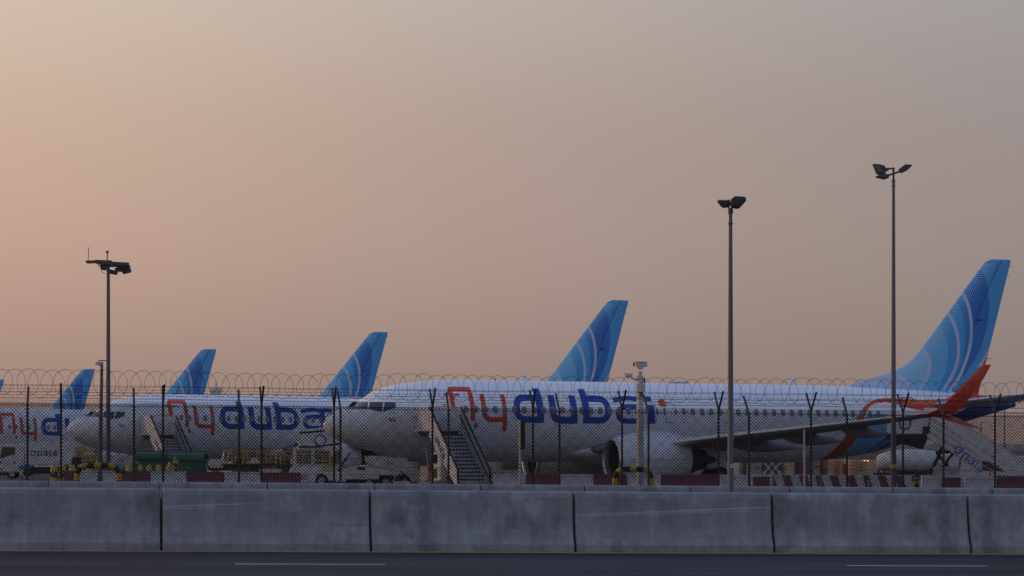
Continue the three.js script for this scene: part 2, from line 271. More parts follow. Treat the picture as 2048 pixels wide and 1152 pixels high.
// ---------------------------------------------------------------- airliner (local axes: x aft from the nose, y up from the ground, z to port)
const ST = [[0, 3.05, 3.05, 0], [0.02, 3.16, 2.94, 0.11], [0.08, 3.27, 2.84, 0.22], [0.27, 3.47, 2.62, 0.45], [0.6, 3.68, 2.42, 0.72], [1.0, 3.84, 2.24, 0.98], [1.5, 4.0, 2.06, 1.24], [1.95, 4.3, 1.95, 1.42], [2.5, 4.66, 1.83, 1.6], [3.1, 4.9, 1.72, 1.71], [3.7, 5.04, 1.64, 1.79], [4.5, 5.16, 1.52, 1.85], [5.6, 5.27, 1.41, 1.88], [7.5, 5.33, 1.34, 1.88], [16, 5.33, 1.34, 1.88], [24, 5.33, 1.34, 1.88], [26, 5.33, 1.39, 1.88], [28, 5.32, 1.57, 1.84], [30, 5.3, 1.88, 1.74], [32, 5.26, 2.36, 1.56], [34, 5.18, 2.98, 1.28], [36, 5.04, 3.6, 0.93], [37.5, 4.88, 4.0, 0.58], [38.3, 4.76, 4.2, 0.36], [38.6, 4.66, 4.3, 0.22], [38.66, 4.5, 4.48, 0.01]];
const mono = (k) => {                                                     // monotone cubic through the stations
  const x = ST.map((r) => r[0]), y = ST.map((r) => r[k]), n = x.length, d = [], m = [];
  for (let i = 0; i < n - 1; i++) d.push((y[i + 1] - y[i]) / (x[i + 1] - x[i]));
  m[0] = d[0]; m[n - 1] = d[n - 2]; for (let i = 1; i < n - 1; i++) m[i] = d[i - 1] * d[i] <= 0 ? 0 : 2 / (1 / d[i - 1] + 1 / d[i]);
  return (s) => { let i = 0; while (i < n - 2 && s > x[i + 1]) i++; const h = x[i + 1] - x[i], t = clamp((s - x[i]) / h, 0, 1), t2 = t * t, t3 = t2 * t; return (2 * t3 - 3 * t2 + 1) * y[i] + (t3 - 2 * t2 + t) * h * m[i] + (-2 * t3 + 3 * t2) * y[i + 1] + (t3 - t2) * h * m[i + 1]; };
};
const fTop = mono(1), fBot = mono(2), fHalf = mono(3), fMid = (s) => fBot(s) + 0.53 * (fTop(s) - fBot(s));
const skin = (s, y, off = 0) => { const m = fMid(s), q = clamp((y - m) / (y > m ? fTop(s) - m : m - fBot(s)), -1, 1); return V(s, y + off * q, fHalf(s) * Math.sqrt(1 - q * q) + off * Math.sqrt(1 - q * q)); };
const UVS = (s, y, port) => [s / 40, (port ? 0.5 : 0) + clamp((y - 0.8) / 5.4, 0, 1) * 0.5];
function patch(corners, nx, ny, off, thick = 0) {                         // four (s, y) corners laid on the port skin
  const pos = [], uv = [], idx = [], B = (u, v, k) => { const [a, b, c, d] = corners.map((p) => p[k]); return (a * (1 - u) + b * u) * (1 - v) + (d * (1 - u) + c * u) * v; };
  for (let j = 0; j <= ny; j++) for (let i = 0; i <= nx; i++) { const s = B(i / nx, j / ny, 0), y = B(i / nx, j / ny, 1), p = skin(s, y, off); pos.push(p.x, p.y, p.z); uv.push(...UVS(s, y, true)); }
  for (let j = 0; j < ny; j++) for (let i = 0; i < nx; i++) { const a = j * (nx + 1) + i, b = a + nx + 1; idx.push(a, a + 1, b, a + 1, b + 1, b); }
  if (thick) {                                                            // a rim down to the skin
    const edge = []; for (let i = 0; i < nx; i++) edge.push(i); for (let j = 0; j < ny; j++) edge.push(j * (nx + 1) + nx); for (let i = nx; i > 0; i--) edge.push(ny * (nx + 1) + i); for (let j = ny; j > 0; j--) edge.push(j * (nx + 1));
    const o = pos.length / 3; edge.forEach((e) => { const p = skin(pos[e * 3], pos[e * 3 + 1], -0.01); pos.push(p.x, p.y, p.z); uv.push(uv[e * 2], uv[e * 2 + 1]); });
    edge.forEach((e, i) => { const f = edge[(i + 1) % edge.length], q = (i + 1) % edge.length; idx.push(e, o + i, f, f, o + i, o + q); });
  }
  const g = new THREE.BufferGeometry(); g.setAttribute('position', new THREE.Float32BufferAttribute(pos, 3)); g.setAttribute('uv', new THREE.Float32BufferAttribute(uv, 2)); g.setIndex(idx); g.computeVertexNormals(); return g;
}
function skinTube(pts, r, closed = true) { return tube(pts.map(([s, y]) => skin(s, y, 0.004)), r, pts.length * 4, 5, closed); }
const roundRect = (x0, x1, y0, y1, r, n = 4) => { const o = []; for (const [cx, cy, a] of [[x1 - r, y1 - r, 0], [x0 + r, y1 - r, 90], [x0 + r, y0 + r, 180], [x1 - r, y0 + r, 270]]) for (let i = 0; i <= n; i++) { const t = R(a + 90 * i / n); o.push([cx + r * Math.cos(t), cy + r * Math.sin(t)]); } return o; };
function skinFan(outline, off, depth = 0.012) {                           // a filled outline on the skin with a rim (cabin windows)
  const n = outline.length, cx = outline.reduce((a, p) => a + p[0], 0) / n, cy = outline.reduce((a, p) => a + p[1], 0) / n, pos = [], idx = [], push = (p) => pos.push(p.x, p.y, p.z);
  push(skin(cx, cy, off)); for (const [s, y] of outline) push(skin(s, y, off)); for (const [s, y] of outline) push(skin(s, y, off - depth));
  for (let i = 0; i < n; i++) { const a = 1 + i, b = 1 + (i + 1) % n; idx.push(0, a, b, a, a + n, b, b, a + n, b + n); }
  const g = new THREE.BufferGeometry(); g.setAttribute('position', new THREE.Float32BufferAttribute(pos, 3)); g.setIndex(idx); g.computeVertexNormals(); return clean(g);
}
const ORANGE = '#d2451e', ORANGE2 = '#dc6a34', BLUE = '#00429c', LIGHT = '#70bee8', MIDB = '#389cd8', DEEP = '#0a6cb6', NAVY = '#0b3a90', STRIPE = '#c3cbe2', PAINT = '#e6e9ee';
function lettering(g) {                                                   // the operator's name, in metres on the fuselage side
  const L = (col, wd, f) => { g.strokeStyle = col; g.lineWidth = wd; g.lineCap = 'butt'; g.lineJoin = 'round'; g.beginPath(); f(); g.stroke(); };
  const xh = 4.56, base = 3.24, asc = 4.93;
  L(ORANGE, 0.24, () => { g.moveTo(5.95, 3.28); g.lineTo(5.95, 4.62); g.quadraticCurveTo(5.95, 4.83, 6.14, 4.83); g.lineTo(6.94, 4.83); });   // f joined to l
  L(ORANGE, 0.23, () => { g.moveTo(6.95, 4.94); g.lineTo(6.95, 3.28); });
  L(ORANGE, 0.1, () => { g.moveTo(5.55, 4.55); g.lineTo(6.4, 4.55); });
  L(ORANGE, 0.24, () => { g.moveTo(7.54, 4.6); g.lineTo(7.54, 3.75); g.quadraticCurveTo(7.54, 3.36, 7.95, 3.36); g.lineTo(8.62, 3.36); });       // y
  L(ORANGE, 0.22, () => { g.moveTo(8.62, 4.6); g.lineTo(8.62, 2.82); });
  L(BLUE, 0.37, () => { g.moveTo(10.5, asc); g.lineTo(10.5, 3.24); });                                                                   // d
  L(BLUE, 0.32, () => { g.moveTo(10.5, 4.45); g.lineTo(9.75, 4.45); g.quadraticCurveTo(9.27, 4.45, 9.27, 3.9); g.quadraticCurveTo(9.27, 3.38, 9.75, 3.38); g.lineTo(10.55, 3.38); });
  L(BLUE, 0.35, () => { g.moveTo(11.18, 4.6); g.lineTo(11.18, 3.8); g.quadraticCurveTo(11.18, 3.37, 11.65, 3.37); g.lineTo(12.3, 3.37); });    // u
  L(BLUE, 0.35, () => { g.moveTo(12.3, 4.6); g.lineTo(12.3, 3.22); });
  L(BLUE, 0.37, () => { g.moveTo(12.95, asc); g.lineTo(12.95, 3.24); });                                                                 // b
  L(BLUE, 0.32, () => { g.moveTo(12.95, 4.45); g.lineTo(13.65, 4.45); g.quadraticCurveTo(14.14, 4.45, 14.14, 3.9); g.quadraticCurveTo(14.14, 3.38, 13.65, 3.38); g.lineTo(12.9, 3.38); });
  L(BLUE, 0.24, () => { g.moveTo(14.5, 4.36); g.quadraticCurveTo(15.2, 4.56, 15.7, 4.46); g.lineTo(16.6, 4.46); });                      // a joined to i
  L(BLUE, 0.26, () => { g.moveTo(15.95, 4.06); g.lineTo(15.3, 4.06); g.quadraticCurveTo(14.68, 4.04, 14.68, 3.68); g.quadraticCurveTo(14.7, 3.36, 15.2, 3.36); g.lineTo(16.05, 3.36); });
  L(BLUE, 0.3, () => { g.moveTo(15.92, 4.5); g.lineTo(15.92, 3.24); });
  L(BLUE, 0.34, () => { g.moveTo(16.52, 4.16); g.lineTo(16.52, 3.24); });
  g.fillStyle = ORANGE; g.beginPath(); g.ellipse(17.16, 4.27, 0.21, 0.19, 0, 0, 7); g.fill(); g.beginPath(); g.moveTo(17.2, 4.45); g.lineTo(17.42, 4.12); g.lineTo(17.1, 4.08); g.fill();
}
const poly = (g, pts, col, smooth = true) => { g.fillStyle = col; g.beginPath(); g.moveTo(...pts[0]); for (let i = 1; i < pts.length; i++) g.lineTo(...pts[i]); g.closePath(); g.fill(); };
const spl = (pts, n = 10) => new THREE.SplineCurve(pts.map((p) => new THREE.Vector2(...p))).getPoints(pts.length * n).map((p) => [p.x, p.y]);
function aftLivery(g) {
  const left = spl([[26.5, 1.2], [26.9, 1.6], [27.25, 2.15], [27.65, 2.78], [28.05, 3.4], [28.4, 3.92], [28.85, 4.33], [29.5, 4.6], [30.2, 4.68], [31, 4.7]]), right = spl([[27.5, 1.2], [27.85, 1.72], [28.15, 2.25], [28.38, 2.82], [28.52, 3.32], [28.72, 3.86], [29.1, 4.28], [29.7, 4.45], [30.3, 4.45], [31, 4.3]]);
  // blue feathers under the band
  poly(g, [...right.slice(0, 52), [29.4, 3.9], [31.3, 3.75], [33, 3.72], [36, 4.1], [39, 4.2], [39, 0.8], [27, 0.8]], LIGHT);
  poly(g, [[28.5, 0.8], ...spl([[28.9, 1.3], [29.4, 2.0], [30.2, 2.8], [31.4, 3.6]]), [34, 3.9], [39, 4.3], [39, 0.8]], MIDB);
  poly(g, [[29.1, 0.8], ...spl([[29.5, 1.4], [30.1, 2.1], [31, 2.8], [32.4, 3.6]]), [34, 3.9], [39, 4.4], [39, 0.8]], DEEP);
  poly(g, [[30.6, 0.8], ...spl([[30.8, 1.6], [31.4, 2.2], [32.2, 2.8], [33.4, 3.5]]), [35.4, 4.3], [37, 5.1], [39, 5.1], [39, 0.8]], NAVY);
  for (const [o, wd] of [[0, 0.09], [0.62, 0.07], [1.25, 0.1]]) { g.strokeStyle = STRIPE; g.lineWidth = wd; g.beginPath(); const q = spl([[28.75 + o, 1.2], [29.4 + o, 2.1], [30.3 + o, 2.95], [31.6 + o, 3.7]]); g.moveTo(...q[0]); q.forEach((p) => g.lineTo(...p)); g.stroke(); }
  poly(g, [...left, ...right.reverse()], ORANGE);
  // orange sweep along the crown to the fin
  poly(g, [[30.6, 4.7], ...spl([[31.2, 4.68], [32.6, 4.62], [34, 4.72], [35.4, 5.3], [35.8, 5.6]]), [36.8, 5.4], [36.8, 4.7], ...spl([[35.4, 4.35], [34.2, 4.05], [33, 4.02], [31.8, 4.12], [30.6, 4.38]])], ORANGE);
  poly(g, [[31.2, 4.68], ...spl([[32.6, 4.62], [34, 4.72]]), ...spl([[33.6, 4.46], [32.4, 4.4], [31.2, 4.5]])], ORANGE2);
  poly(g, [...spl([[28.6, 5.25], [31, 5.2], [33.4, 5.1], [34.6, 5.0]]), [35, 6.4], [28.6, 6.4]], '#8fc0e2');
}
const fusTex = canvasTex(2048, 1024, (g) => {
  g.fillStyle = PAINT; g.fillRect(0, 0, 2048, 1024);
  for (const port of [1, 0]) {
    g.save(); g.beginPath(); g.rect(0, port ? 0 : 512, 2048, 512); g.clip();
    g.setTransform(51.2, 0, 0, -512 / 5.4, 0, (port ? 0 : 512) + 6.2 * 512 / 5.4);
    g.save(); if (!port) { g.translate(22.6, 0); g.scale(-1, 1); } lettering(g); g.restore();
    aftLivery(g);
    g.fillStyle = '#b01f2a'; g.fillRect(2.74, 3.24, 0.09, 0.16); g.fillStyle = '#0c6b3f'; g.fillRect(2.83, 3.35, 0.22, 0.05); g.fillStyle = '#151515'; g.fillRect(2.83, 3.24, 0.22, 0.05);
    // skin lap joints and access panels
    g.strokeStyle = 'rgba(120,126,136,0.55)'; g.lineWidth = 0.012; for (const s of [1.05, 4.0, 6.2, 9.8, 13.2, 20.6, 24.3, 27.0]) { g.beginPath(); g.moveTo(s, 1.3); g.lineTo(s, 5.6); g.stroke(); }
    g.lineWidth = 0.014; for (const y of [2.06, 2.52, 4.72]) { g.beginPath(); g.moveTo(1.4, y); g.lineTo(28, y); g.stroke(); }
    g.restore();
  }
});
// fin and rudder paint: s 28..38.8, y 4.6..12.4
const FS0 = 28, FS1 = 38.8, FY0 = 4.6, FY1 = 12.4;
const finTex = canvasTex(1536, 1110, (g, W, H) => {
  const kx = W / (FS1 - FS0), ky = H / (FY1 - FY0); g.setTransform(kx, 0, 0, -ky, -FS0 * kx, FY1 * ky);
  g.fillStyle = '#40a2da'; g.fillRect(FS0, FY0, FS1 - FS0, FY1 - FY0);
  const fill = (pts, col) => poly(g, pts, col);
  const A = spl([[32.7, 8.2], [33.15, 7.44], [33.51, 6.8], [33.53, 6.2], [33.26, 5.56], [32.7, 4.6]]);
  const mA = spl([[34.0, 9.2], [34.5, 8.01], [34.67, 7.3], [34.64, 6.59], [34.3, 5.6], [33.6, 4.6]]);
  const B = spl([[34.45, 9.6], [34.78, 9.15], [35.08, 8.58], [35.28, 7.9], [35.33, 7.2], [35.2, 6.48], [34.8, 5.7], [34.0, 4.6]]);
  const mB = spl([[34.9, 10.4], [35.26, 9.8], [35.57, 9.16], [35.71, 8.39], [35.71, 7.32], [35.54, 6.54], [35.1, 5.75], [34.2, 4.6]]);
  const Cc = spl([[35.4, 10.7], [35.68, 10.2], [35.92, 9.65], [36.1, 8.87], [36.12, 8.1], [36, 7.38], [35.75, 6.63], [35.3, 5.75], [34.3, 4.6]]);
  const dR = spl([[36.4, 12.2], [36.79, 11.48], [37.11, 10.74], [37.25, 9.85], [37.18, 8.9], [36.93, 7.94], [36.58, 7.15], [36.02, 6.37], [35.3, 5.6], [34.3, 4.6]]);
  fill([[FS0, FY0], [FS0, FY1], [32, FY1], ...A], '#92d0ee'); fill([[FS0, FY0], [FS0, 6.0], ...spl([[30.4, 6.1], [31.6, 6.05], [32.2, 5.7], [32.4, 5.2], [32.3, 4.6]])], '#c9d6ea');
  fill([...A, ...mA.slice().reverse()], '#6abde8'); fill([...mA, ...B.slice().reverse()], '#38a2de'); fill([...B, ...mB.slice().reverse()], '#3ca6e2'); fill([...mB, ...Cc.slice().reverse()], '#1a88d0'); fill([...Cc, ...dR.slice().reverse()], '#0573c2');
  const strp = (pts, wd) => { g.strokeStyle = STRIPE; g.lineWidth = wd; g.lineCap = 'butt'; g.beginPath(); g.moveTo(...pts[0]); pts.forEach((p) => g.lineTo(...p)); g.stroke(); };
  strp(A, 0.22); strp(B, 0.19); strp(Cc, 0.19);
  fill([...spl([[37.95, 8.9], [37.77, 8.61], [37.35, 7.65], [36.93, 6.92], [36.5, 6.45]]), [36.83, 6.45], ...spl([[36.83, 6.53], [37.28, 7.29], [37.6, 7.95], [38, 8.8]])], STRIPE);
  fill([[39, 9.4], ...spl([[38, 8.8], [37.6, 7.95], [37.28, 7.29], [36.83, 6.53], [36.2, 5.95], [35.4, 5.3], [34.4, 4.6]]), [39, 4.6]], ORANGE2);
  fill([...spl([[36.83, 6.53], [36.2, 5.95], [35.4, 5.3], [34.4, 4.6]]), [35.6, 4.6], ...spl([[36, 5.2], [36.7, 5.9], [36.83, 6.53]])], '#c03a1c'); fill([[36.2, 4.6], [36.4, 5.2], [37.2, 5.9], [38, 6.2], [38, 4.6]], ORANGE);
  // halftone dots
  const dots = (xa, ya, xb, yb, n, m, col, r0, r1, inside) => { g.fillStyle = col; for (let i = 0; i < n; i++) for (let j = 0; j < m; j++) { const s = xa + (xb - xa) * (i + (j % 2) * 0.5) / n, y = ya + (yb - ya) * j / m; if (!inside(s, y)) continue; const q = inside(s, y), r = r0 + (r1 - r0) * q; if (r > 0.006) { g.beginPath(); g.ellipse(s, y, r, r, 0, 0, 7); g.fill(); } } };
  const le = (y) => y < 6.6 ? 32.4 - (6.6 - y) * 1.9 : 32.4 + (y - 6.6) * 0.858;                     // leading edge line
  const near = (len, y0, y1) => (s, y) => y > y0 && y < y1 ? Math.max(0, 1 - (s - le(y)) / len) : 0;
  dots(31, 5, 38, 12, 58, 58, 'rgba(176,220,244,0.85)', 0, 0.056, (s, y) => Math.max(near(1.5, 6.0, 7.6)(s, y), near(1.75, 7.5, 9.2)(s, y), near(1.3, 9.2, 10.3)(s, y), near(1.15, 10.3, 11.9)(s, y)));
  dots(35, 4.6, 37.2, 6.6, 20, 20, 'rgba(228,120,70,0.9)', 0, 0.034, (s, y) => s > 34.5 + (y - 4.6) * 1.16 && s < 35.7 + (y - 4.6) * 0.75 && y < 6.5 ? clamp((y - 4.8) / 1.4, 0.3, 1) : 0);
});
const wingletTex = canvasTex(256, 256, (g) => { g.fillStyle = '#c93d1a'; g.fillRect(0, 0, 256, 256); g.fillStyle = 'rgba(226,120,70,0.9)'; for (let j = 0; j < 22; j++) for (let i = 0; i < 22; i++) { const r = 4.2 * clamp((128 - j * 11.6) / 128 + 0.35, 0, 1) ; if (r > 0.6) { g.beginPath(); g.ellipse((i + (j % 2) * 0.5) * 11.6, j * 11.6, r, r, 0, 0, 7); g.fill(); } } });
const grimeTex = noiseTex(512, (u, v) => { const a = fbm(u, v, 30, 5, 201, 4), b = fbm(u, v, 6, 6, 211, 4); const c = 0.5 + 0.25 * (a - 0.5) + 0.2 * (b - 0.5); return c; }, false);
M.fus = new THREE.MeshPhysicalMaterial({ map: fusTex, roughness: 0.42, specularIntensity: 0.7, clearcoat: 0.15, clearcoatRoughness: 0.3 });
M.fin = new THREE.MeshPhysicalMaterial({ map: finTex, roughness: 0.38, clearcoat: 0.3, clearcoatRoughness: 0.3 });
M.winglet = new THREE.MeshPhysicalMaterial({ map: wingletTex, roughness: 0.4, clearcoat: 0.3 });
M.wing = mat(0.22, 0.23, 0.245, 0.5); M.paint = new THREE.MeshPhysicalMaterial({ color: C(0.78, 0.8, 0.84), roughness: 0.34, clearcoat: 0.35, clearcoatRoughness: 0.25 });
M.cabinWindow = new THREE.MeshPhysicalMaterial({ color: C(0.22, 0.225, 0.23), roughness: 0.25, clearcoat: 0.4 }); M.seam = mat(0.25, 0.26, 0.29, 0.6);

function airfoil(n = 14, t = 0.12) {                                      // closed loop of (x 0..1, y), trailing edge to trailing edge
  const f = (x) => 5 * t * (0.2969 * Math.sqrt(x) - 0.126 * x - 0.3516 * x * x + 0.2843 * x ** 3 - 0.1036 * x ** 4), o = [];
  for (let i = 0; i <= n; i++) { const x = 0.5 * (1 + Math.cos(Math.PI * i / n)); o.push([x, f(x) + 0.0015]); }
  for (let i = 1; i < n; i++) { const x = 0.5 * (1 - Math.cos(Math.PI * i / n)); o.push([x, -0.75 * f(x)]); }
  return o;
}
const AF = airfoil();
const wingRing = (le, chord, t, z, y, dir = [0, 1]) => AF.map(([x, v]) => V(le + x * chord, y + v * chord * t / 0.12 * dir[1], z + v * chord * t / 0.12 * dir[0]));
function wingAt(z) {                                                      // leading edge, chord, height, thickness of the main wing
  const T = [[1.2, 13.2, 7.6, 1.9, 0.13], [1.88, 13.6, 7.1, 1.95, 0.13], [4.83, 15.35, 5.0, 2.2, 0.12], [6.2, 16.1, 4.2, 2.33, 0.115], [17.1, 22.45, 1.5, 3.45, 0.1]];
  let i = 0; while (i < T.length - 2 && z > T[i + 1][0]) i++; const q = clamp((z - T[i][0]) / (T[i + 1][0] - T[i][0]), 0, 1); return T[i].map((v, k) => v + (T[i + 1][k] - v) * q);
}
function airliner() {
  const t = new THREE.Group();
  // fuselage: two half shells with a shared seam
  {
    const ss = []; for (let i = 0; i < 14; i++) ss.push(0.9 * (i / 14) ** 2.2); for (let s = 0.9; s < 6; s += 0.18) ss.push(s); for (let s = 6; s < 24; s += 0.75) ss.push(s); for (let s = 24; s < 38.6; s += 0.3) ss.push(s); ss.push(38.6, 38.66);
    const n = 36, geos = [];
    for (const port of [1, -1]) {
      const pos = [], uv = [], nor = [], idx = [], P = (s, a) => { const m = fMid(s), c = Math.cos(a); return V(s, m + (c > 0 ? fTop(s) - m : m - fBot(s)) * c, port * fHalf(s) * Math.sin(a)); };
      for (const s of ss) for (let j = 0; j <= n; j++) {
        const a = Math.PI * j / n, p = P(s, a), e = 0.01, s2 = clamp(s, 0.012, 38.64), du = P(s2 + e, a).sub(P(s2 - e, a)), dv = P(s2, a + 0.01).sub(P(s2, a - 0.01)), nn = du.cross(dv).multiplyScalar(-port).normalize();
        if (s === 0) nn.set(-1, 0, 0); pos.push(p.x, p.y, p.z); nor.push(nn.x, nn.y, nn.z); uv.push(...UVS(s, p.y, port > 0));
      }
      for (let i = 0; i < ss.length - 1; i++) for (let j = 0; j < n; j++) { const a = i * (n + 1) + j, b = a + n + 1; port > 0 ? idx.push(a, a + 1, b, a + 1, b + 1, b) : idx.push(a, b, a + 1, a + 1, b, b + 1); }
      const g = new THREE.BufferGeometry(); g.setAttribute('position', new THREE.Float32BufferAttribute(pos, 3)); g.setAttribute('normal', new THREE.Float32BufferAttribute(nor, 3)); g.setAttribute('uv', new THREE.Float32BufferAttribute(uv, 2)); g.setIndex(idx); geos.push(g);
    }
    const f = part('fuselage', geos, M.fus, t);
    for (let i = 0; i < 46; i++) { const s = 6.6 + 0.5085 * i; if (s > 30.2) break; part('cabin_window', skinFan(roundRect(s - 0.125, s + 0.125, 3.67, 4.03, 0.11), 0.005), M.cabinWindow, f); }
    for (const q of [[[1.14, 3.86], [1.82, 3.84], [1.99, 4.16], [1.5, 4.17]], [[1.88, 3.83], [2.38, 3.68], [2.56, 4.16], [2.05, 4.16]], [[2.45, 3.69], [3.08, 3.9], [3.1, 4.15], [2.63, 4.16]]]) part('cockpit_window', patch(q, 8, 6, 0.012, 1), M.glass, f);
    for (const m of [-1]) { const g = patch([[1.14, 3.86], [1.82, 3.84], [1.99, 4.16], [1.5, 4.17]], 8, 6, 0.012, 1).scale(1, 1, m); part('cockpit_window', g, M.glass, f); }
    const door = (s0, s1, y0, y1, r, m) => { const d = part('cabin_door', patch([[s0, y0], [s1, y0], [s1, y1], [s0, y1]], 6, 12, 0.006, 1), M.fus, t); part('door_seam', skinTube(roundRect(s0 - 0.01, s1 + 0.01, y0 - 0.01, y1 + 0.01, r), m === M.blue ? 0.035 : 0.02), m, d); };
    door(4.35, 5.2, 2.85, 4.7, 0.12, M.seam); door(31.05, 31.85, 2.95, 4.72, 0.15, M.blue); door(17.3, 17.8, 3.3, 4.25, 0.12, M.seam); door(16.25, 16.75, 3.3, 4.25, 0.12, M.seam);
    part('belly_fairing', (() => { const rings = []; for (let i = 0; i <= 20; i++) { const s = 10.4 + 12.4 * i / 20, k = Math.sin(Math.PI * clamp(i / 20, 0.001, 0.999)) ** 0.8, ring = []; for (let j = 0; j < 20; j++) { const a = j / 20 * 2 * Math.PI; ring.push(V(s, 1.85 + 0.72 * k * Math.sin(a), 2.05 * k * Math.cos(a))); } rings.push(ring); } return loft(rings); })(), M.paint, f);
    part('antenna', prism([[0, 0], [0.32, 0], [0.36, 0.3], [0.2, 0.3]], 0.05).translate(10.2, 5.31, 0), M.paint, f); part('antenna', prism([[0, 0], [0.4, 0], [0.48, 0.42], [0.3, 0.42]], 0.05).translate(25.2, 5.31, 0), M.paint, f); part('antenna', new THREE.SphereGeometry(0.5, 16, 8).scale(1.2, 0.16, 0.5).translate(18.9, 5.34, 0), M.paleGrey, f);
    part('beacon', new THREE.SphereGeometry(0.07, 8, 6).translate(8.9, 5.37, 0), M.beacon, f);
    for (const [s, y] of [[1.75, 2.9], [3.05, 3.05], [3.3, 2.7]]) part('probe', rod(skin(s, y, -0.02), skin(s, y, 0.07).add(V(-0.06, 0, 0)), 0.018), M.darkMetal, f);
    part('drain_port', skinFan(roundRect(7.0, 7.2, 2.95, 3.22, 0.09), 0.006), M.cabinWindow, f);
    const apu = part('tail_cone', rod(V(38.45, 4.48, 0), V(38.85, 4.5, 0), 0.2, 0.16, 16), M.darkMetal, f);
  }
  // fin and rudder
  {
    const LT = [[5.25, 28.4], [5.73, 30.03], [6.0, 30.95], [6.2, 31.55], [6.4, 32.03], [6.58, 32.33], [6.8, 32.6], [7.0, 32.8], [7.57, 33.33], [9.56, 34.98], [12.16, 37.15]], LE = (y) => { let i = 0; while (i < LT.length - 2 && y > LT[i + 1][0]) i++; const [a, b] = [LT[i], LT[i + 1]]; return a[1] + (b[1] - a[1]) * (y - a[0]) / (b[0] - a[0]); }, TE = (y) => 36.55 + (y - 4.8) * 0.285;
    const ys = [5.0, 5.25, 5.45, 5.7, 5.95, 6.2, 6.4, 6.6, 6.8, 7.05, 7.3, 8, 9, 10, 11, 11.7, 11.98, 12.1, 12.16], HG = 0.7;
    const rings = (x0, x1, lead) => ys.map((y) => { const k = y > 11.9 ? (y - 11.9) / 0.26 : 0, le = LE(Math.max(y, 5.25)) + k * k * 0.3, te = Math.min(TE(y), 38.7) - k * k * 0.02, ch = te - le, th = (0.17 - 0.008 * (y - 5)) * (1 - 0.75 * k * k) * Math.min(1, 0.25 + 4 / Math.max(ch, 1) * 0.75), hinge = te - Math.min(ch * 0.4, 1.55 - 0.1 * (y - 5)), a = lead ? le : hinge + 0.012, b = lead ? hinge : te, wd = (x) => { const q = clamp((x - le) / ch, 0, 1); return th * (q < 0.3 ? Math.sqrt(Math.max(0, q / 0.3)) * (1 - 0.0) : 1 - 0.92 * ((q - 0.3) / 0.7) ** 1.3); };
      const xs = Array.from({ length: 9 }, (_, i) => a + (b - a) * (i / 8) ** (lead ? 1.8 : 1)); return [...xs.map((x) => V(x, y, Math.max(0.006, wd(x)))), ...xs.slice().reverse().map((x) => V(x, y, -Math.max(0.006, wd(x))))]; });
    const mapFin = (g) => { const n = clean(g), p = n.attributes.position, uv = new Float32Array(p.count * 2); for (let i = 0; i < p.count; i++) { uv[i * 2] = (p.getX(i) - FS0) / (FS1 - FS0); uv[i * 2 + 1] = (p.getY(i) - FY0) / (FY1 - FY0); } n.setAttribute('uv', new THREE.BufferAttribute(uv, 2)); return n; };
    const fin = part('fin', mapFin(loft(rings(0, 1, true))), M.fin, t); part('rudder', mapFin(loft(rings(0, 1, false))), M.fin, fin);
    for (const [x, y] of [[38.62, 11.8], [38.46, 11.3]]) part('static_wick', rod(V(x - 0.15, y, 0), V(x + 0.12, y, 0), 0.012), M.darkMetal, fin);
    part('hinge_fairing', new THREE.SphereGeometry(0.09, 8, 6).scale(3, 0.6, 1.2).translate(36.6, 8.93, 0.05), M.navy, fin); part('antenna', rod(V(37.0, 6.9, 0), V(37.42, 6.9, 0), 0.03, 0.015), M.paleGrey, fin);
    part('top_gap', bx(0.8, 0.035, 0.09, 38.2, 11.93, 0), M.paleGrey, fin);
  }
  // wings, winglets, stabilisers
  for (const s of [1, -1]) {
    const zs = [1.2, 1.88, 3.2, 4.83, 6.2, 9, 12, 15, 17.1], ring = (z) => { const [, le, ch, y, th] = wingAt(z); return wingRing(le, ch, th, s * z, y); };
    const wing = part('wing', loft(zs.map(ring)), M.wing, t);
    part('slat', loft(zs.slice(2).map((z) => { const [, le, ch, y, th] = wingAt(z); const r = 0.06 * ch + 0.05; return AF.filter(([x]) => x < 0.16).map(([x, v]) => V(le - 0.012 + x * ch, y + v * ch * th / 0.12 * 1.06, s * z)); }), true), M.aluminium, wing);
    for (const [z, L] of [[6.6, 4.2], [9.6, 3.4], [12.6, 2.8]]) { const [, le, ch, y] = wingAt(z); const rings = []; for (let i = 0; i <= 10; i++) { const q = i / 10, k = Math.max(0.02, Math.sin(Math.PI * q ** 0.8)), x = le + ch * 0.45 + L * q, r = []; for (let j = 0; j < 12; j++) { const a = j / 12 * 2 * Math.PI; r.push(V(x, y - 0.22 - 0.12 * q + 0.28 * k * Math.sin(a), s * z + 0.17 * k * Math.cos(a))); } rings.push(r); } part('flap_fairing', loft(rings), M.wing, wing); }
    // blended upper winglet and lower strake
    const WU = [[17.1, 22.45, 1.5, 3.45], [17.45, 22.72, 1.32, 3.5], [17.75, 22.98, 1.18, 3.66], [17.95, 23.35, 1.05, 3.98], [18.12, 23.9, 0.88, 4.5], [18.3, 24.55, 0.62, 5.15], [18.42, 25.08, 0.36, 5.72]].map(([z, le, ch, y], i) => AF.map(([x, v]) => { const ti = clamp(i / 3, 0, 1), d = v * ch * 0.7; return V(le + x * ch, y + d * (1 - ti), s * (z - d * ti)); }));
    const planar = (g, x0, x1, y0, y1) => { const n = clean(g), p = n.attributes.position, uv = new Float32Array(p.count * 2); for (let i = 0; i < p.count; i++) { uv[i * 2] = (p.getX(i) - x0) / (x1 - x0); uv[i * 2 + 1] = (p.getY(i) - y0) / (y1 - y0); } n.setAttribute('uv', new THREE.BufferAttribute(uv, 2)); return n; };
    part('winglet', planar(loft(WU), 22, 25.4, 3.3, 5.8), M.winglet, wing);
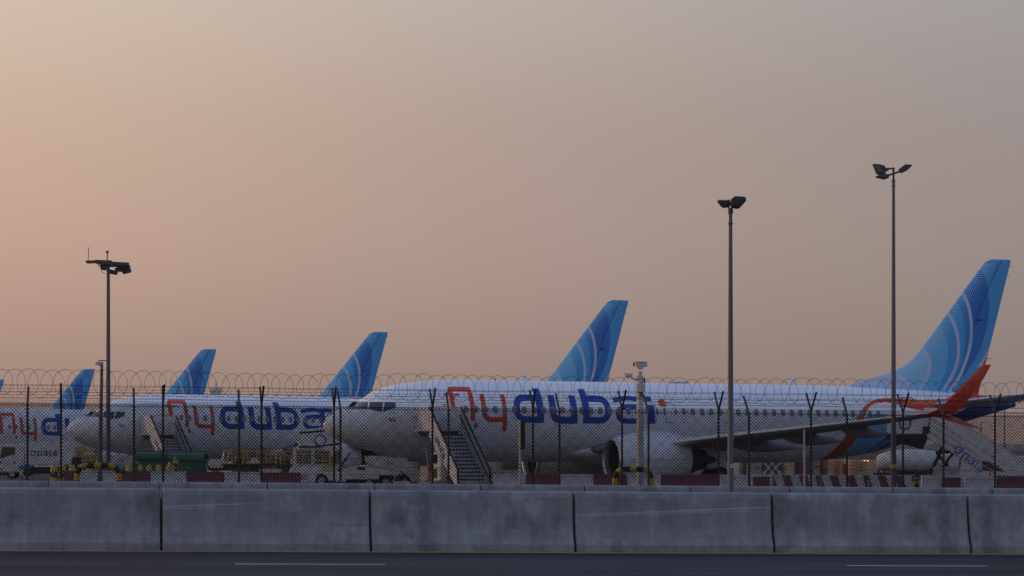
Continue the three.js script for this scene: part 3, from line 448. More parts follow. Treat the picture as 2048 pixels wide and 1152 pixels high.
    const WL = [[17.4, 22.85, 1.12, 3.42], [17.65, 23.35, 0.92, 3.28], [17.85, 23.85, 0.72, 3.1], [18.1, 24.5, 0.48, 2.9], [18.25, 24.95, 0.22, 2.8]].map(([z, le, ch, y]) => AF.map(([x, v]) => V(le + x * ch, y - v * ch * 0.5, s * (z + v * ch * 0.5))));
    part('winglet_strake', planar(loft(WL), 22, 25.4, 2.6, 6.4), M.winglet, wing);
    const SR = [[0.4, 32.6, 4.4, 4.35], [1.2, 33.0, 4.0, 4.4], [7.2, 36.6, 1.5, 5.0]].map(([z, le, ch, y]) => wingRing(le, ch, 0.1, s * z, y));
    const stab = part('stabiliser', loft(SR), M.wing, t);
    part('leading_edge', loft(SR.slice(1).map((r) => AF.map(([x], i) => [x, i]).filter(([x]) => x < 0.13).map(([x, i]) => r[i].clone().add(V(-0.012, 0, 0))))), M.aluminium, stab);
    // engine
    const ex = 12.85, ey = 1.46, ez = s * 4.83, lathe = (pr, seg = 40, flat = true) => { const g = new THREE.LatheGeometry(pr.map(([x, r]) => new THREE.Vector2(r, x)), seg).rotateZ(-Math.PI / 2); const p = g.attributes.position; if (flat) for (let i = 0; i < p.count; i++) if (p.getY(i) < -0.8) p.setY(i, -0.8 + (p.getY(i) + 0.8) * 0.62); g.computeVertexNormals(); return g.translate(ex, ey, ez); };
    const en = new THREE.Group(); en.name = 'engine'; t.add(en);
    part('nacelle', lathe([[0.2, 1.07], [0.5, 1.13], [1.0, 1.19], [1.7, 1.22], [2.4, 1.2], [3.0, 1.12], [3.6, 1.0], [3.95, 0.92], [3.93, 0.88], [3.2, 0.9]]), M.paint, en);
    part('inlet_lip', lathe([[0.2, 1.071], [0.1, 1.03], [0.03, 0.98], [0, 0.94], [0.03, 0.9], [0.12, 0.87], [0.3, 0.855]]), M.aluminium, en);
    part('inlet_duct', lathe([[0.3, 0.854], [0.6, 0.87], [1.1, 0.9]]), M.darkMetal, en);
    const fan = []; for (let k = 0; k < 18; k++) fan.push(new THREE.PlaneGeometry(0.16, 0.66).rotateY(0.75).translate(0, 0.55, 0).rotateZ(k / 18 * 2 * Math.PI).rotateY(Math.PI / 2).translate(ex + 1.05, ey, ez));
    part('fan', [...fan, new THREE.CircleGeometry(0.9, 32).rotateY(-Math.PI / 2).translate(ex + 1.18, ey, ez)], M.black, en); part('spinner', new THREE.ConeGeometry(0.27, 0.5, 20).rotateZ(Math.PI / 2).translate(ex + 0.85, ey, ez), M.darkMetal, en);
    const chev = []; for (let k = 0; k < 18; k++) { const a0 = k / 18 * 2 * Math.PI, a1 = (k + 1) / 18 * 2 * Math.PI, am = (a0 + a1) / 2, P = (x, r, a) => { let y = r * Math.cos(a); if (y < -0.8) y = -0.8 + (y + 0.8) * 0.62; return V(ex + x, ey + y, ez + r * Math.sin(a)); }; const q = [P(3.94, 0.915, a0), P(3.94, 0.915, a1), P(4.13, 0.885, a0 + (a1 - a0) * 0.82), P(4.25, 0.86, am), P(4.13, 0.885, a0 + (a1 - a0) * 0.18)], g = new THREE.BufferGeometry(); g.setAttribute('position', new THREE.Float32BufferAttribute(q.flatMap((p) => [p.x, p.y, p.z]), 3)); g.setIndex([0, 1, 2, 0, 2, 3, 0, 3, 4]); g.computeVertexNormals(); part('chevron', g, M.darkMetal, en); }
    part('core_nozzle', lathe([[3.3, 0.72], [4.2, 0.62], [5.0, 0.47], [5.02, 0.42], [4.6, 0.42]], 28, false), M.darkMetal, en); part('exhaust_plug', lathe([[4.4, 0.36], [5.0, 0.3], [5.5, 0.16], [5.8, 0.02]], 20, false), M.darkMetal, en);
    part('cowl_seam', [tube([V(ex + 0.6, ey, ez + s * 1.15), V(ex + 1.7, ey, ez + s * 1.224), V(ex + 2.9, ey, ez + s * 1.15), V(ex + 3.9, ey, ez + s * 0.94)], 0.012, 24, 5)], M.seam, en);
    part('pylon', loft([[ex + 0.8, 1.1, 1.19, 0.05], [ex + 1.6, 1.05, 1.38, 0.16], [ex + 2.8, 0.8, 1.36, 0.2], [ex + 4.0, 0.3, 1.1, 0.18], [ex + 5.6, 0.42, 0.8, 0.06]].map(([x, y0, y1, w]) => [V(x, ey + y0, ez - w), V(x, ey + y1 - 0.05, ez - w), V(x, ey + y1, ez), V(x, ey + y1 - 0.05, ez + w), V(x, ey + y0, ez + w)])), M.paint, en);
    // main gear
    const mg = t;
    part('main_gear_strut', [rod(V(19.5, 0.55, s * 2.86), V(19.4, 2.2, s * 2.7), 0.11, 0.14, 12), rod(V(19.55, 0.56, s * 2.4), V(19.55, 0.56, s * 3.3), 0.08), rod(V(19.5, 0.9, s * 2.86), V(20.3, 2.1, s * 2.5), 0.06)], M.darkMetal, mg);
    for (const o of [-0.43, 0.43]) wheel(0.56, 0.36, 19.55, 0.56, s * (2.86 + o), mg); part('gear_door', bx(1.0, 0.9, 0.04, 19.45, 1.45, s * 3.12), M.paint, mg);
  }
  const ng = t;
  part('nose_gear_strut', [rod(V(4.05, 0.35, 0), V(3.9, 1.8, 0), 0.07, 0.09, 12), rod(V(4.0, 0.36, -0.3), V(4.0, 0.36, 0.3), 0.05), rod(V(3.95, 0.9, 0), V(3.2, 1.75, 0), 0.04)], M.paleGrey, ng);
  for (const o of [-0.2, 0.2]) wheel(0.35, 0.2, 4.05, 0.35, o, ng);
  for (const o of [-0.42, 0.42]) { const d = part('gear_door', prism([[2.25, 1.62], [2.3, 1.28], [2.55, 1.12], [4.05, 0.86], [4.15, 0.9], [4.15, 1.5]], 0.03).translate(0, 0, o), M.paint, ng); if (o > 0) part('lettering', new TextGeometry('KK', { font: FONT, size: 0.22, depth: 0.006 }).translate(3.1, 1.13, o + 0.016), M.navy, d); }
  part('taxi_light', new THREE.SphereGeometry(0.09, 10, 8).translate(3.9, 1.15, 0.12), M.lens, ng);
  return t;
}

// ---------------------------------------------------------------- the row of airliners
{
  const proto = airliner();
  const rows = [   // x of the nose, distance of the nose, heading, label
    [-9.0, 134.6, 23.4, 'nearest white airliner, whole in view, with the front stairs at its door'],
    null, null, null, null, null];
  const tails = [null, [7.65, 187, 27.3, 'second white airliner, its nose left of the nearest one behind the green bins'], [-10.3, 233, 24, 'third airliner, its side behind the box truck and its tail fin above the second one'], [-28.4, 271.7, 23.4, 'fourth airliner, its blue fin above the green bins'], [-47.8, 324, 23.4, 'fifth airliner, its small blue fin left of the floodlight mast'], [-64.5, 358.8, 23.4, 'sixth airliner, only a corner of its blue fin at the left picture edge']];
  rows.forEach((r, i) => {
    if (!r) { const [x, D, th, l] = tails[i]; r = [x - 38.66 * Math.cos(R(th)), D - 38.66 * Math.sin(R(th)), th, l]; }
    const [x, D, th, label] = r, o = i ? proto.clone() : proto, c = Math.cos(R(th)), s = Math.sin(R(th)), gx = x + 19.5 * c, gd = D + 19.5 * s;
    o.name = numbered('airliner'); o.position.set(x, gy(gx, -gd), -D); o.rotation.y = R(th);
    const y4 = gy(x + 4 * c, -(D + 4 * s)); o.rotation.order = 'YXZ'; const pit = Math.atan((gy(gx, -gd) - y4) / 15.5);
    o.rotation.z = pit; o.position.y = gy(gx, -gd) - 19.5 * Math.sin(pit);
    scene.add(o); tag(o, label, 'airliner', 'parked airliners in a row');
  });
}
const PLANE = (s, lat) => { const c = Math.cos(R(23.4)), n = Math.sin(R(23.4)); return [-9 + s * c + lat * n, 134.6 + s * n - lat * c]; };   // on the nearest airliner: [x, distance]
const text = (str, size, depth = 0.006, font = BOLD) => new TextGeometry(str, { font, size, depth, curveSegments: 6 });
function ringLogo(r, w) {                                                 // ring with a slanted stem
  const s = new THREE.Shape(); s.absarc(0, 0, r, 0, Math.PI * 2, false); const h = new THREE.Path(); h.absarc(0, 0, r - w, 0, Math.PI * 2, true); s.holes.push(h);
  return [new THREE.ExtrudeGeometry(s, { depth: 0.006, bevelEnabled: false, curveSegments: 24 }), prism([[r * 0.8, r * 0.2], [r * 0.8 + w, r * 0.2], [r * 0.8 + w * 1.1, r * 1.35], [r * 0.8 + w * 0.1, r * 1.35]], 0.006).translate(0, 0, 0.003)];
}
function wordmark(h, font = BOLD, w = 0.19) { return merge([...ringLogo(h * 0.5, h * w).map((g) => clean(g).translate(h * 0.5, h * 0.5, 0)), clean(text('nata', h * 1.28, 0.006, font)).translate(h * 1.22, 0, 0)]); }

// ---------------------------------------------------------------- front passenger stairs
function stairs(treadMat) {                                               // x along the fuselage, z outward down the flight
  const t = new THREE.Group(), N = 15, rise = 0.175, going = 0.225, top = 2.78, z0 = 1.5, zb = z0 + N * going, hw = 0.8;
  part('platform', [bx(1.7, 0.1, 1.5, 0, top - 0.05, 0.75), bx(1.5, 0.14, 1.3, 0, top - 0.18, 0.8)], M.darkMetal, t);
  for (const s of [-1, 1]) part('platform_panel', [rb(0.06, 1.12, 1.5, s * 0.84, top + 0.56, 0.78), rb(0.08, 0.05, 1.5, s * 0.84, top + 1.14, 0.78)], M.white, t);
  const lg = part('logo_panel', rb(0.05, 1.25, 0.42, -0.86, top + 0.55, -0.14), M.white, t); part('logo', ringLogo(0.3, 0.05).map((g) => clean(g).scale(0.6, 1, 1).rotateY(-Math.PI / 2).translate(-0.89, top + 0.45, -0.14)), M.blue, lg);
  for (let i = 0; i < N; i++) { const y = top - (i + 1) * rise + 0.0, z = z0 + i * going + going / 2; const st = part('tread', bx(hw * 2 - 0.06, 0.035, going + 0.03, 0, y, z), treadMat, t); part('riser', bx(hw * 2 - 0.08, rise - 0.05, 0.02, 0, y - rise / 2 - 0.0, z + going / 2 - 0.03), M.plasticWhite, st); part('nosing', bx(hw * 2 - 0.06, 0.05, 0.03, 0, y - 0.012, z + going / 2 + 0.012), i === N - 2 ? M.yellow : M.black, st); }
  for (const s of [-1, 1]) {
    const q = [[z0 - 0.05, top - 0.25], [zb + 0.1, top - N * rise - 0.1], [zb + 0.1, top - N * rise + 0.75], [z0 + 0.0, top + 1.1], [z0 - 0.05, top + 1.1]];
    const p = part('parapet', prism(q, 0.06, 0.01).rotateY(-Math.PI / 2).translate(s * hw, 0, 0), s < 0 ? M.white : M.paleGrey, t);
    part('handrail', [rod(V(s * hw, top + 1.14, z0), V(s * hw, top - N * rise + 0.8, zb + 0.1), 0.05), rod(V(s * hw, top - N * rise + 0.82, zb + 0.1), V(s * hw, 0.12, zb + 0.16), 0.055), rod(V(s * (hw - 0.08), top + 0.75, z0), V(s * (hw - 0.08), top - N * rise + 0.45, zb + 0.06), 0.03)], M.black, p);
    part('stringer', prism([[z0 - 0.1, top - 0.2], [zb, top - N * rise - 0.15], [zb, top - N * rise - 0.02], [z0 - 0.1, top + 0.05]], 0.1).rotateY(-Math.PI / 2).translate(s * (hw - 0.1), 0, 0), M.paleGrey, t);
  }
  part('lettering', clean(wordmark(0.3)).rotateZ(-R(38)).rotateY(-Math.PI / 2).scale(1, 1, 1).translate(-hw - 0.04, 2.35, z0 + 0.7), M.blue, t);
  const ch = part('chassis', [rb(1.5, 0.25, 4.2, 0, 0.5, 2.2), rb(0.7, 0.7, 1.0, -0.55, 0.78, 1.0), bx(0.5, 1.1, 0.5, -0.2, 1.95, 1.25)], M.paleGrey, t);
  const cab = part('cab', rb(0.7, 1.35, 1.1, -0.62, 1.1, 2.7, 0.06), M.white, t); part('window', bx(0.012, 0.42, 0.5, -0.977, 1.45, 2.65), M.glass, cab); part('window', bx(0.45, 0.4, 0.012, -0.62, 1.45, 2.145), M.glass, cab); part('door_panel', bx(0.014, 0.45, 0.45, -0.978, 0.78, 2.62), M.darkMetal, cab); part('seat_back', bx(0.5, 0.2, 0.1, -0.65, 1.02, 1.55), M.red, t);
  part('support_leg', [rod(V(-0.7, 0.6, 1.3), V(-0.7, top - 0.2, 0.5), 0.035), rod(V(0.7, 0.6, 1.3), V(0.7, top - 0.2, 0.5), 0.035), rod(V(-0.6, 0.5, 1.4), V(-0.6, top - 0.2, 1.4), 0.06), rod(V(0.6, 0.5, 1.4), V(0.6, top - 0.2, 1.4), 0.06)], M.paleGrey, t);
  for (const [x, z] of [[-0.72, 0.7], [0.72, 0.7], [-0.72, 3.9], [0.72, 3.9]]) wheel(0.36, 0.22, x, 0.36, z, t, 'x');
  part('beacon', [new THREE.CylinderGeometry(0.06, 0.07, 0.12, 10).translate(0, 1.23 + top, 1.3), rod(V(-0.84, top + 1.12, 1.3), V(0, top + 1.17, 1.3), 0.02), rod(V(0.84, top + 1.12, 1.3), V(0, top + 1.17, 1.3), 0.02)], M.beacon, t);
  return t;
}
{
  const A = stairs(M.paleGrey), [x, D] = PLANE(4.85, 2.05); A.name = numbered('passenger_stairs'); A.position.set(x, gy(x, -D), -D); A.rotation.y = R(23.4); scene.add(A);
  tag(A, 'white open passenger stairs at the front door of the nearest airliner', 'passenger stairs', 'passenger stairs at front doors');
  const th = R(27.3), c = Math.cos(th), n = Math.sin(th), x2 = 7.65 - (38.66 - 4.85) * c + 2.05 * n, D2 = 187 - (38.66 - 4.85) * n - 2.05 * c;
  copy(A, 'white open passenger stairs at the second airliner, rising behind the green bins', [x2, gy(x2, -D2), -D2], th);
}
// ---------------------------------------------------------------- long covered stairs at the tail
{
  const D = 139, x0 = at(1775, D), t = thing('covered_stairs', 'long white covered passenger stairs with blue lettering under the tail fin', 'passenger stairs', [x0, gy(x0 + 3, -D), -D], R(-8)), top = 2.78, L = 4.0, px = 1.95;
  const side = (z) => prism([[px, top - 0.15], [px + L, 0.14], [px + L + 1.4, 0.14], [px + L + 1.4, 0.95], [px + 1.1, top + 0.8], [px + 0.35, top + 1.18], [px - 0.15, top + 1.2]], 0.06, 0.01).translate(0, 0, z);
  part('side_panel', side(0.85), M.white, t); part('side_panel', side(-0.85), M.white, t);
  for (const [o, k] of [[0.28, 0.05], [0.62, 0.04], [0.95, 0.04]]) part('panel_rib', rod(V(px + 0.1, top - 0.15 + o, 0.885), V(px + L - 0.2, 0.27 + o, 0.885), k * 0.6, k * 0.6, 6), M.paleGrey, t);
  part('canopy', [prism([[px - 0.15, top + 1.2], [px + 0.35, top + 1.18], [px + 1.1, top + 0.8], [px + L + 1.4, 0.95], [px + L + 1.4, 1.04], [px + 1.13, top + 0.9], [px + 0.38, top + 1.27], [px - 0.15, top + 1.29]], 1.8, 0.01)], M.plasticWhite, t);
  for (let i = 0; i < 16; i++) part('tread', bx(0.32, 0.04, 1.6, px + 0.2 + i * (L / 16), top - 0.1 - (i + 1) * 0.163, 0), M.paleGrey, t);
  const pf = part('platform_panel', rb(1.95, 1.02, 0.06, 0.95, top + 0.52, 0.85), M.white, t); part('logo', ringLogo(0.31, 0.09).map((g) => clean(g).translate(0.85, top + 0.5, 0.882)), M.blue, pf); part('platform_panel', rb(1.95, 1.02, 0.06, 0.95, top + 0.52, -0.85), M.white, t);
  part('platform', [bx(2.05, 0.22, 1.75, 0.98, top - 0.12, 0), prism([[0.1, top - 0.23], [1.95, top - 0.23], [1.7, top - 0.75], [0.5, top - 0.4]], 1.5)], M.black, t);
  part('guard_rail', [tube([V(2.0, top + 0.9, 0.9), V(2.06, top + 0.6, 0.92), V(2.0, top + 0.5, 0.92), V(2.05, top + 0.1, 0.9)], 0.025), bx(0.3, 0.35, 0.04, 1.85, top + 0.2, 0.9)], M.black, t);
  part('lettering', clean(wordmark(0.38, FONT, 0.16)).rotateZ(-R(39)).translate(3.15, 1.98, 0.9), M.blue, t);
  const sc = []; for (const z of [0.55, -0.55]) { sc.push(rod(V(2.3, 0.75, z), V(3.25, 1.9, z), 0.06), rod(V(3.3, 0.75, z), V(2.35, 1.9, z), 0.06), rod(V(2.0, 0.7, z), V(2.75, 2.25, z), 0.09), rod(V(2.35, 1.9, z), V(3.45, 1.9, z), 0.06), rod(V(3.5, 0.8, z), V(3.6, 1.95, z), 0.05)); }
  part('scissor_lift', sc, M.black, t);
  const ch = part('chassis', [rb(6.8, 0.35, 1.7, 3.6, 0.62, 0), rb(1.6, 0.5, 1.7, 3.0, 0.95, 0, 0.05)], M.paleGrey, t);
  const cab = part('cab', prism([[3.5, 0.55], [5.9, 0.5], [5.9, 0.9], [5.1, 1.45], [4.4, 1.6], [3.6, 1.5]], 1.75, 0.04), M.white, t); part('window', prism([[4.6, 1.0], [5.7, 0.95], [5.1, 1.38], [4.55, 1.48]], 0.02).translate(0, 0, 0.88), M.glass, cab);
  for (const z of [-0.75, 0.75]) { wheel(0.4, 0.25, 1.6, 0.4, z, t); wheel(0.4, 0.25, 5.2, 0.4, z, t); }
  part('marker_cone', new THREE.ConeGeometry(0.08, 0.3, 10).translate(px + L - 1.0, 0.92, 0.98), M.orange, t);
}
// ---------------------------------------------------------------- box truck on the left
{
  const D = 184, t = thing('box_truck', 'white box truck with dark blue lettering parked at the far left', 'truck', on(0, D), R(3)); t.scale.setScalar(0.83);
  const cab = part('cab', prism([[-0.35, 0.55], [1.95, 0.55], [1.95, 2.65], [0.2, 2.68], [-0.05, 2.5], [-0.42, 1.4]], 1.9, 0.06), M.white, t);
  part('window', prism([[0.28, 1.62], [1.3, 1.95], [1.3, 2.48], [0.3, 2.5], [0.12, 1.6]], 0.02).translate(0, 0, 0.955), M.glass, cab); part('windscreen', prism([[-0.4, 1.55], [-0.05, 2.5], [-0.03, 2.48], [-0.38, 1.5]], 1.6).translate(-0.02, 0, 0), M.glass, cab);
  part('door_handle', [bx(0.13, 0.24, 0.03, 1.25, 1.32, 0.965), bx(0.1, 0.2, 0.03, 0.2, 1.3, 0.965)], M.black, cab); part('mirror', rb(0.12, 0.4, 0.2, -0.25, 2.2, 1.08), M.black, cab); part('beacon', new THREE.CylinderGeometry(0.07, 0.08, 0.16, 10).translate(0.85, 2.76, 0.5), M.beacon, cab); part('fog_lamp', rb(0.2, 0.1, 0.04, 0.25, 0.75, 0.955), M.red, cab);
  const box = part('cargo_box', [rb(3.75, 1.8, 2.1, 3.95, 1.95, 0, 0.04)], M.white, t); part('lettering', clean(wordmark(0.42)).scale(0.98, 1, 1).translate(2.5, 1.78, 1.055), M.navy, box); part('marker_light', new THREE.SphereGeometry(0.06, 8, 6).translate(2.05, 2.9, 0.9), M.beacon, box);
  part('chiller', rb(0.55, 0.9, 1.7, 1.75 + 0.25, 2.4, 0, 0.06), M.cream, t);
  part('chassis', [bx(5.6, 0.3, 0.9, 2.8, 0.78, 0), bx(2.0, 0.45, 1.9, 3.2, 0.6, 0), bx(1.2, 0.3, 1.8, 0.2, 0.45, 0)], M.black, t); part('fuel_tank', [rb(0.52, 0.28, 0.5, 1.85, 0.92, 0.85), rb(0.38, 0.25, 0.5, 2.45, 0.95, 0.85)], M.cyan, t);
  for (const z of [-0.8, 0.8]) { wheel(0.4, 0.25, 1.02, 0.4, z, t); wheel(0.4, 0.4, 4.6, 0.4, z * 0.92, t); }
  part('tail_light', rb(0.08, 0.3, 1.8, 5.8, 0.85, 0), M.red, t);
}
// ---------------------------------------------------------------- waste bins
{
  const bin = () => { const t = new THREE.Group(), D = 1.5;
    const body = part('body', loft([[0, 0.9, D * 0.42], [0.3, 0.97, D * 0.48], [1.3, 1.08, D * 0.5]].map(([y, w, d]) => [V(-w, y + 0.12, -d), V(w, y + 0.12, -d), V(w, y + 0.12, d), V(-w, y + 0.12, d)])), M.green, t);
    part('rim', [rb(2.26, 0.1, D + 0.1, 0, 1.42, 0)], M.green, body); for (const x of [-1.1, 1.1]) part('lifting_arm', [rb(0.1, 0.25, 0.1, x, 0.85, 0.6), rod(V(x * 0.98, 0.8, 0.6), V(x * 1.12, 0.8, 0.6), 0.05)], M.black, body);
    const lid = []; for (let i = 0; i <= 10; i++) { const a = Math.PI * i / 10; lid.push([V(-1.08, 1.48 + 0.36 * Math.sin(a), -0.76 * Math.cos(a)), V(1.08, 1.48 + 0.36 * Math.sin(a), -0.76 * Math.cos(a)), V(1.08, 1.44 + 0.33 * Math.sin(a), -0.72 * Math.cos(a)), V(-1.08, 1.44 + 0.33 * Math.sin(a), -0.72 * Math.cos(a))]); }
    part('lid', loft(lid), M.greenLid, t); part('lid_rail', rod(V(-1.1, 1.85, 0), V(1.1, 1.85, 0), 0.035), M.black, t);
    for (const [x, z] of [[-0.75, -0.5], [0.75, -0.5], [-0.75, 0.5], [0.75, 0.5]]) part('castor', new THREE.CylinderGeometry(0.1, 0.1, 0.08, 12).rotateX(Math.PI / 2).translate(x, 0.1, z), M.rubber, t); return t; };
  const A = bin(); A.name = numbered('waste_bin'); let p = on(304, 146); A.position.set(...p); A.rotation.y = R(6); A.scale.set(0.8, 0.94, 0.8); scene.add(A); tag(A, 'green waste bin with its lid open to a dark edge, the left of the two', 'waste bin', 'green waste bins');
  copy(A, 'green waste bin with a rounded shiny lid, the right of the two', on(379, 143), R(-4)).scale.set(0.8, 0.92, 0.8);
}

// ---------------------------------------------------------------- red and white blocks and striped boards along the service road
const lineD = (px, D0) => D0;                                             // they stand in a line about 100 m out
{
  const D = 101;
  const block = (colour, len) => { const g = prism([[-0.24, 0], [0.24, 0], [0.22, 0.28], [0.14, 0.5], [0.12, 0.78], [-0.12, 0.78], [-0.14, 0.5], [-0.22, 0.28]], len, 0.025).rotateY(Math.PI / 2); return g; };
  const list = [[128, 152, 'red'], [153, 236, 'white'], [239, 301, 'red'], [302, 374, 'white'], [375, 448, 'red'], [449, 522, 'white'], [523, 602, 'red'], [986, 1051, 'white'], [1052, 1119, 'red'], [1120, 1186, 'white'], [1187, 1253, 'red'], [1254, 1322, 'white'], [1323, 1437, 'red'], [1438, 1498, 'white'], [1842, 1876, 'white'], [1928, 1992, 'white'], [1994, 2070, 'red']];
  const by = { 128: 'at the left end of the row beside the banded bollards', 153: 'behind the left hoop guard', 239: 'right of the left hoop guard', 302: 'below the left green bin', 375: 'below the right green bin', 449: 'left of the red bottles', 523: 'faded, left of the white tug', 986: 'just right of the front stairs', 1052: 'below the far engine', 1120: 'between two red ones under the belly', 1187: 'left of the camera mast hoop', 1254: 'behind the camera mast hoop', 1323: 'longest, below the near engine', 1438: 'behind the twin lamp post', 1842: 'right of the banded post', 1928: 'below the lettering of the covered stairs', 1994: 'at the right picture edge' };
  for (const [a, b, c] of list) { const len = (b - a) / FOCAL * D, p = on((a + b) / 2, D); solo('barrier_block', block(c, len - 0.01), c === 'red' ? M.maroon : M.plasticWhite, `${c} plastic barrier block ${by[a]}`, 'barrier block', p, R(1), 'red and white barrier blocks'); }
  // striped boards: each slanted stripe is a piece of its own on a plate
  const board = (a, b, kind, label) => {
    const t = thing('striped_board', label, 'barrier board', on((a + b) / 2, D - 0.4), R(1), 'striped boards'), len = (b - a) / FOCAL * D - 0.02, h = 0.82;
    part('plate', rb(len, h, 0.06, 0, h / 2, 0, 0.01), kind === 'stripes' ? M.plasticWhite : M.plasticWhite, t); part('foot', [bx(0.08, 0.06, 0.5, -len / 2 + 0.15, 0.03, 0), bx(0.08, 0.06, 0.5, len / 2 - 0.15, 0.03, 0)], M.black, t);
    if (kind === 'stripes') for (let x = -len / 2 - 0.3; x < len / 2; x += 0.6) { const q = [[x, h - 0.02], [x + 0.29, h - 0.02], [x + 0.55, 0.02], [x + 0.26, 0.02]].map(([u, v]) => [clamp(u, -len / 2 + 0.01, len / 2 - 0.01), v]); if (q[1][0] - q[0][0] + q[2][0] - q[3][0] > 0.12) part('stripe', prism(q, 0.008).translate(0, 0, 0.035), M.maroon, t); }
    else part('stripe', [rb(len - 0.16, h - 0.16, 0.03, 0, h / 2, 0.03, 0.01)], M.maroon, t);
  };
  board(1501, 1544, 'frame', 'framed dark red board left of the striped boards'); board(1546, 1640, 'stripes', 'red and white striped board, leftmost of the striped row'); board(1641, 1736, 'stripes', 'red and white striped board in the middle of the row'); board(1737, 1839, 'stripes', 'red and white striped board behind the tallest lamp post'); board(1878, 1926, 'frame', 'framed dark red board below the covered stairs');
}
// ---------------------------------------------------------------- hoop guards and bollards
function hoop(px, D, halfW, label) {
  const t = thing('hoop_guard', label, 'hoop guard', on(px, D), 0, 'banded hoop guards'), r = 0.095, H = 0.98, R0 = 0.34, pts = [];
  const P = (q) => { const L1 = H - R0, arc = R0 * Math.PI / 2, mid = 2 * (halfW - R0), tot = 2 * L1 + 2 * arc + mid; let d = q * tot; if (d < L1) return V(-halfW, d, 0); d -= L1; if (d < arc) { const a = d / R0; return V(-halfW + R0 - R0 * Math.cos(a), L1 + R0 * Math.sin(a), 0); } d -= arc; if (d < mid) return V(-halfW + R0 + d, H, 0); d -= mid; if (d < arc) { const a = d / R0; return V(halfW - R0 + R0 * Math.sin(a), H - R0 + R0 * Math.cos(a), 0); } d -= arc; return V(halfW, L1 - d, 0); };
  const n = 13; for (let i = 0; i < n; i++) { const q = []; for (let k = 0; k <= 5; k++) q.push(P((i + k / 5) / n)); part('band', tube(q, r, 10, 12), i % 2 ? M.black : M.yellow, t); }
}
hoop(196, 97, 0.72, 'yellow and black hoop guard at the foot of the leaning camera post'); hoop(1266, 97, 0.62, 'yellow and black hoop guard round the white camera mast');
{
  const bollard = () => { const t = new THREE.Group(), r = 0.16; const bands = [[0, 0.26], [0.26, 0.5], [0.5, 0.74]]; bands.forEach(([a, b], i) => part('band', new THREE.CylinderGeometry(r, r, b - a, 20).translate(0, (a + b) / 2, 0), i % 2 ? M.yellow : M.black, t)); part('dome', new THREE.LatheGeometry([[0, 1.08], [0.06, 1.07], [0.11, 1.02], [0.14, 0.94], [r, 0.82], [r, 0.741]].map((q) => new THREE.Vector2(...q)).reverse(), 20), M.paleYellow, t); part('chain_eye', new THREE.TorusGeometry(0.05, 0.012, 6, 14).translate(0, 0.66, r), M.aluminium, t); return t; };
  M.paleYellow = mat(0.55, 0.45, 0.12, 0.4);
  const A = bollard(); let first = true;
  const spots = [[108, 124, 'leftmost of the row, right of the box truck wheels'], [126, 128, 'second from the left of the row'], [144, 131, 'third of the row'], [161, 134, 'fourth of the row, left of the camera post'], [178, 137, 'fifth of the row, behind the left hoop'], [258, 138, 'left of the green bins'], [279, 142, 'at the left end of the left green bin'], [298, 142, 'in front of the left green bin'], [317, 142, 'in front of the gap side of the left green bin'], [337, 142, 'between the two green bins']];
  for (const [px, D, l] of spots) { const lab = 'yellow and black domed bollard ' + l; if (first) { first = false; A.name = numbered('bollard'); A.position.set(...on(px, D)); scene.add(A); tag(A, lab, 'bollard', 'yellow and black bollards'); } else copy(A, lab, on(px, D)); }
  const t = thing('traffic_post', 'short black post with yellow bands in front of the striped boards', 'post', on(1833, 96)); part('post', new THREE.CylinderGeometry(0.075, 0.075, 0.95, 16).translate(0, 0.475, 0), M.black, t); part('cap', new THREE.SphereGeometry(0.075, 12, 6, 0, 7, 0, 1.6).translate(0, 0.95, 0), M.black, t); for (const y of [0.62, 0.76]) part('band', new THREE.CylinderGeometry(0.079, 0.079, 0.07, 16).translate(0, y, 0), M.amber ??= mat(0.6, 0.26, 0.02, 0.5), t);
  // yellow and pale patterned covered stack between the bins
  const camoTex = noiseTex(256, (u, v) => { const n = fbm(u, v, 9, 12, 301, 3); return n > 0.56 ? [0.2, 0.2, 0.16] : n > 0.47 ? [0.5, 0.44, 0.24] : [0.74, 0.68, 0.5]; });
  const cm = new THREE.MeshStandardMaterial({ map: camoTex, roughness: 0.9 }), pile = loft([[0, 0.5], [0.5, 0.46], [1.1, 0.34], [1.5, 0.2], [1.62, 0.05]].map(([y, r], i) => Array.from({ length: 14 }, (_, j) => { const a = j / 14 * 2 * Math.PI, k = 1 + 0.1 * Math.sin(3 * a + i) + 0.07 * Math.sin(5 * a + 2 * i); return V(r * k * Math.cos(a), y, r * 0.8 * k * Math.sin(a)); }))); const pc = clean(pile), pp = pc.attributes.position, pu = pc.attributes.uv; for (let i = 0; i < pp.count; i++) pu.setXY(i, pp.getX(i) * 0.8, pp.getY(i) * 0.8);
  solo('covered_stack', pc, cm, 'pointed stack under a blotched tan and black cover between the green bins', 'covered stack', on(351, 138)).scale.set(0.52, 0.9, 0.52);
  const bushy = loft([[0, 0.55], [0.6, 0.5], [1.2, 0.4], [1.5, 0.15]].map(([y, r], i) => Array.from({ length: 14 }, (_, j) => { const a = j / 14 * 2 * Math.PI, k = 1 + 0.12 * Math.sin(4 * a + i); return V(r * k * Math.cos(a), y, r * 0.8 * k * Math.sin(a)); }))); const bc = clean(bushy), bp = bc.attributes.position, bu = bc.attributes.uv; for (let i = 0; i < bp.count; i++) bu.setXY(i, bp.getX(i) * 0.8, bp.getY(i) * 0.8);
  solo('covered_stack', bc, new THREE.MeshStandardMaterial({ map: camoTex, color: C(0.5, 0.8, 0.6), roughness: 0.9 }), 'greenish blotched covered stack left of the left green bin', 'covered stack', on(271, 142)).scale.set(0.52, 0.85, 0.52);
}
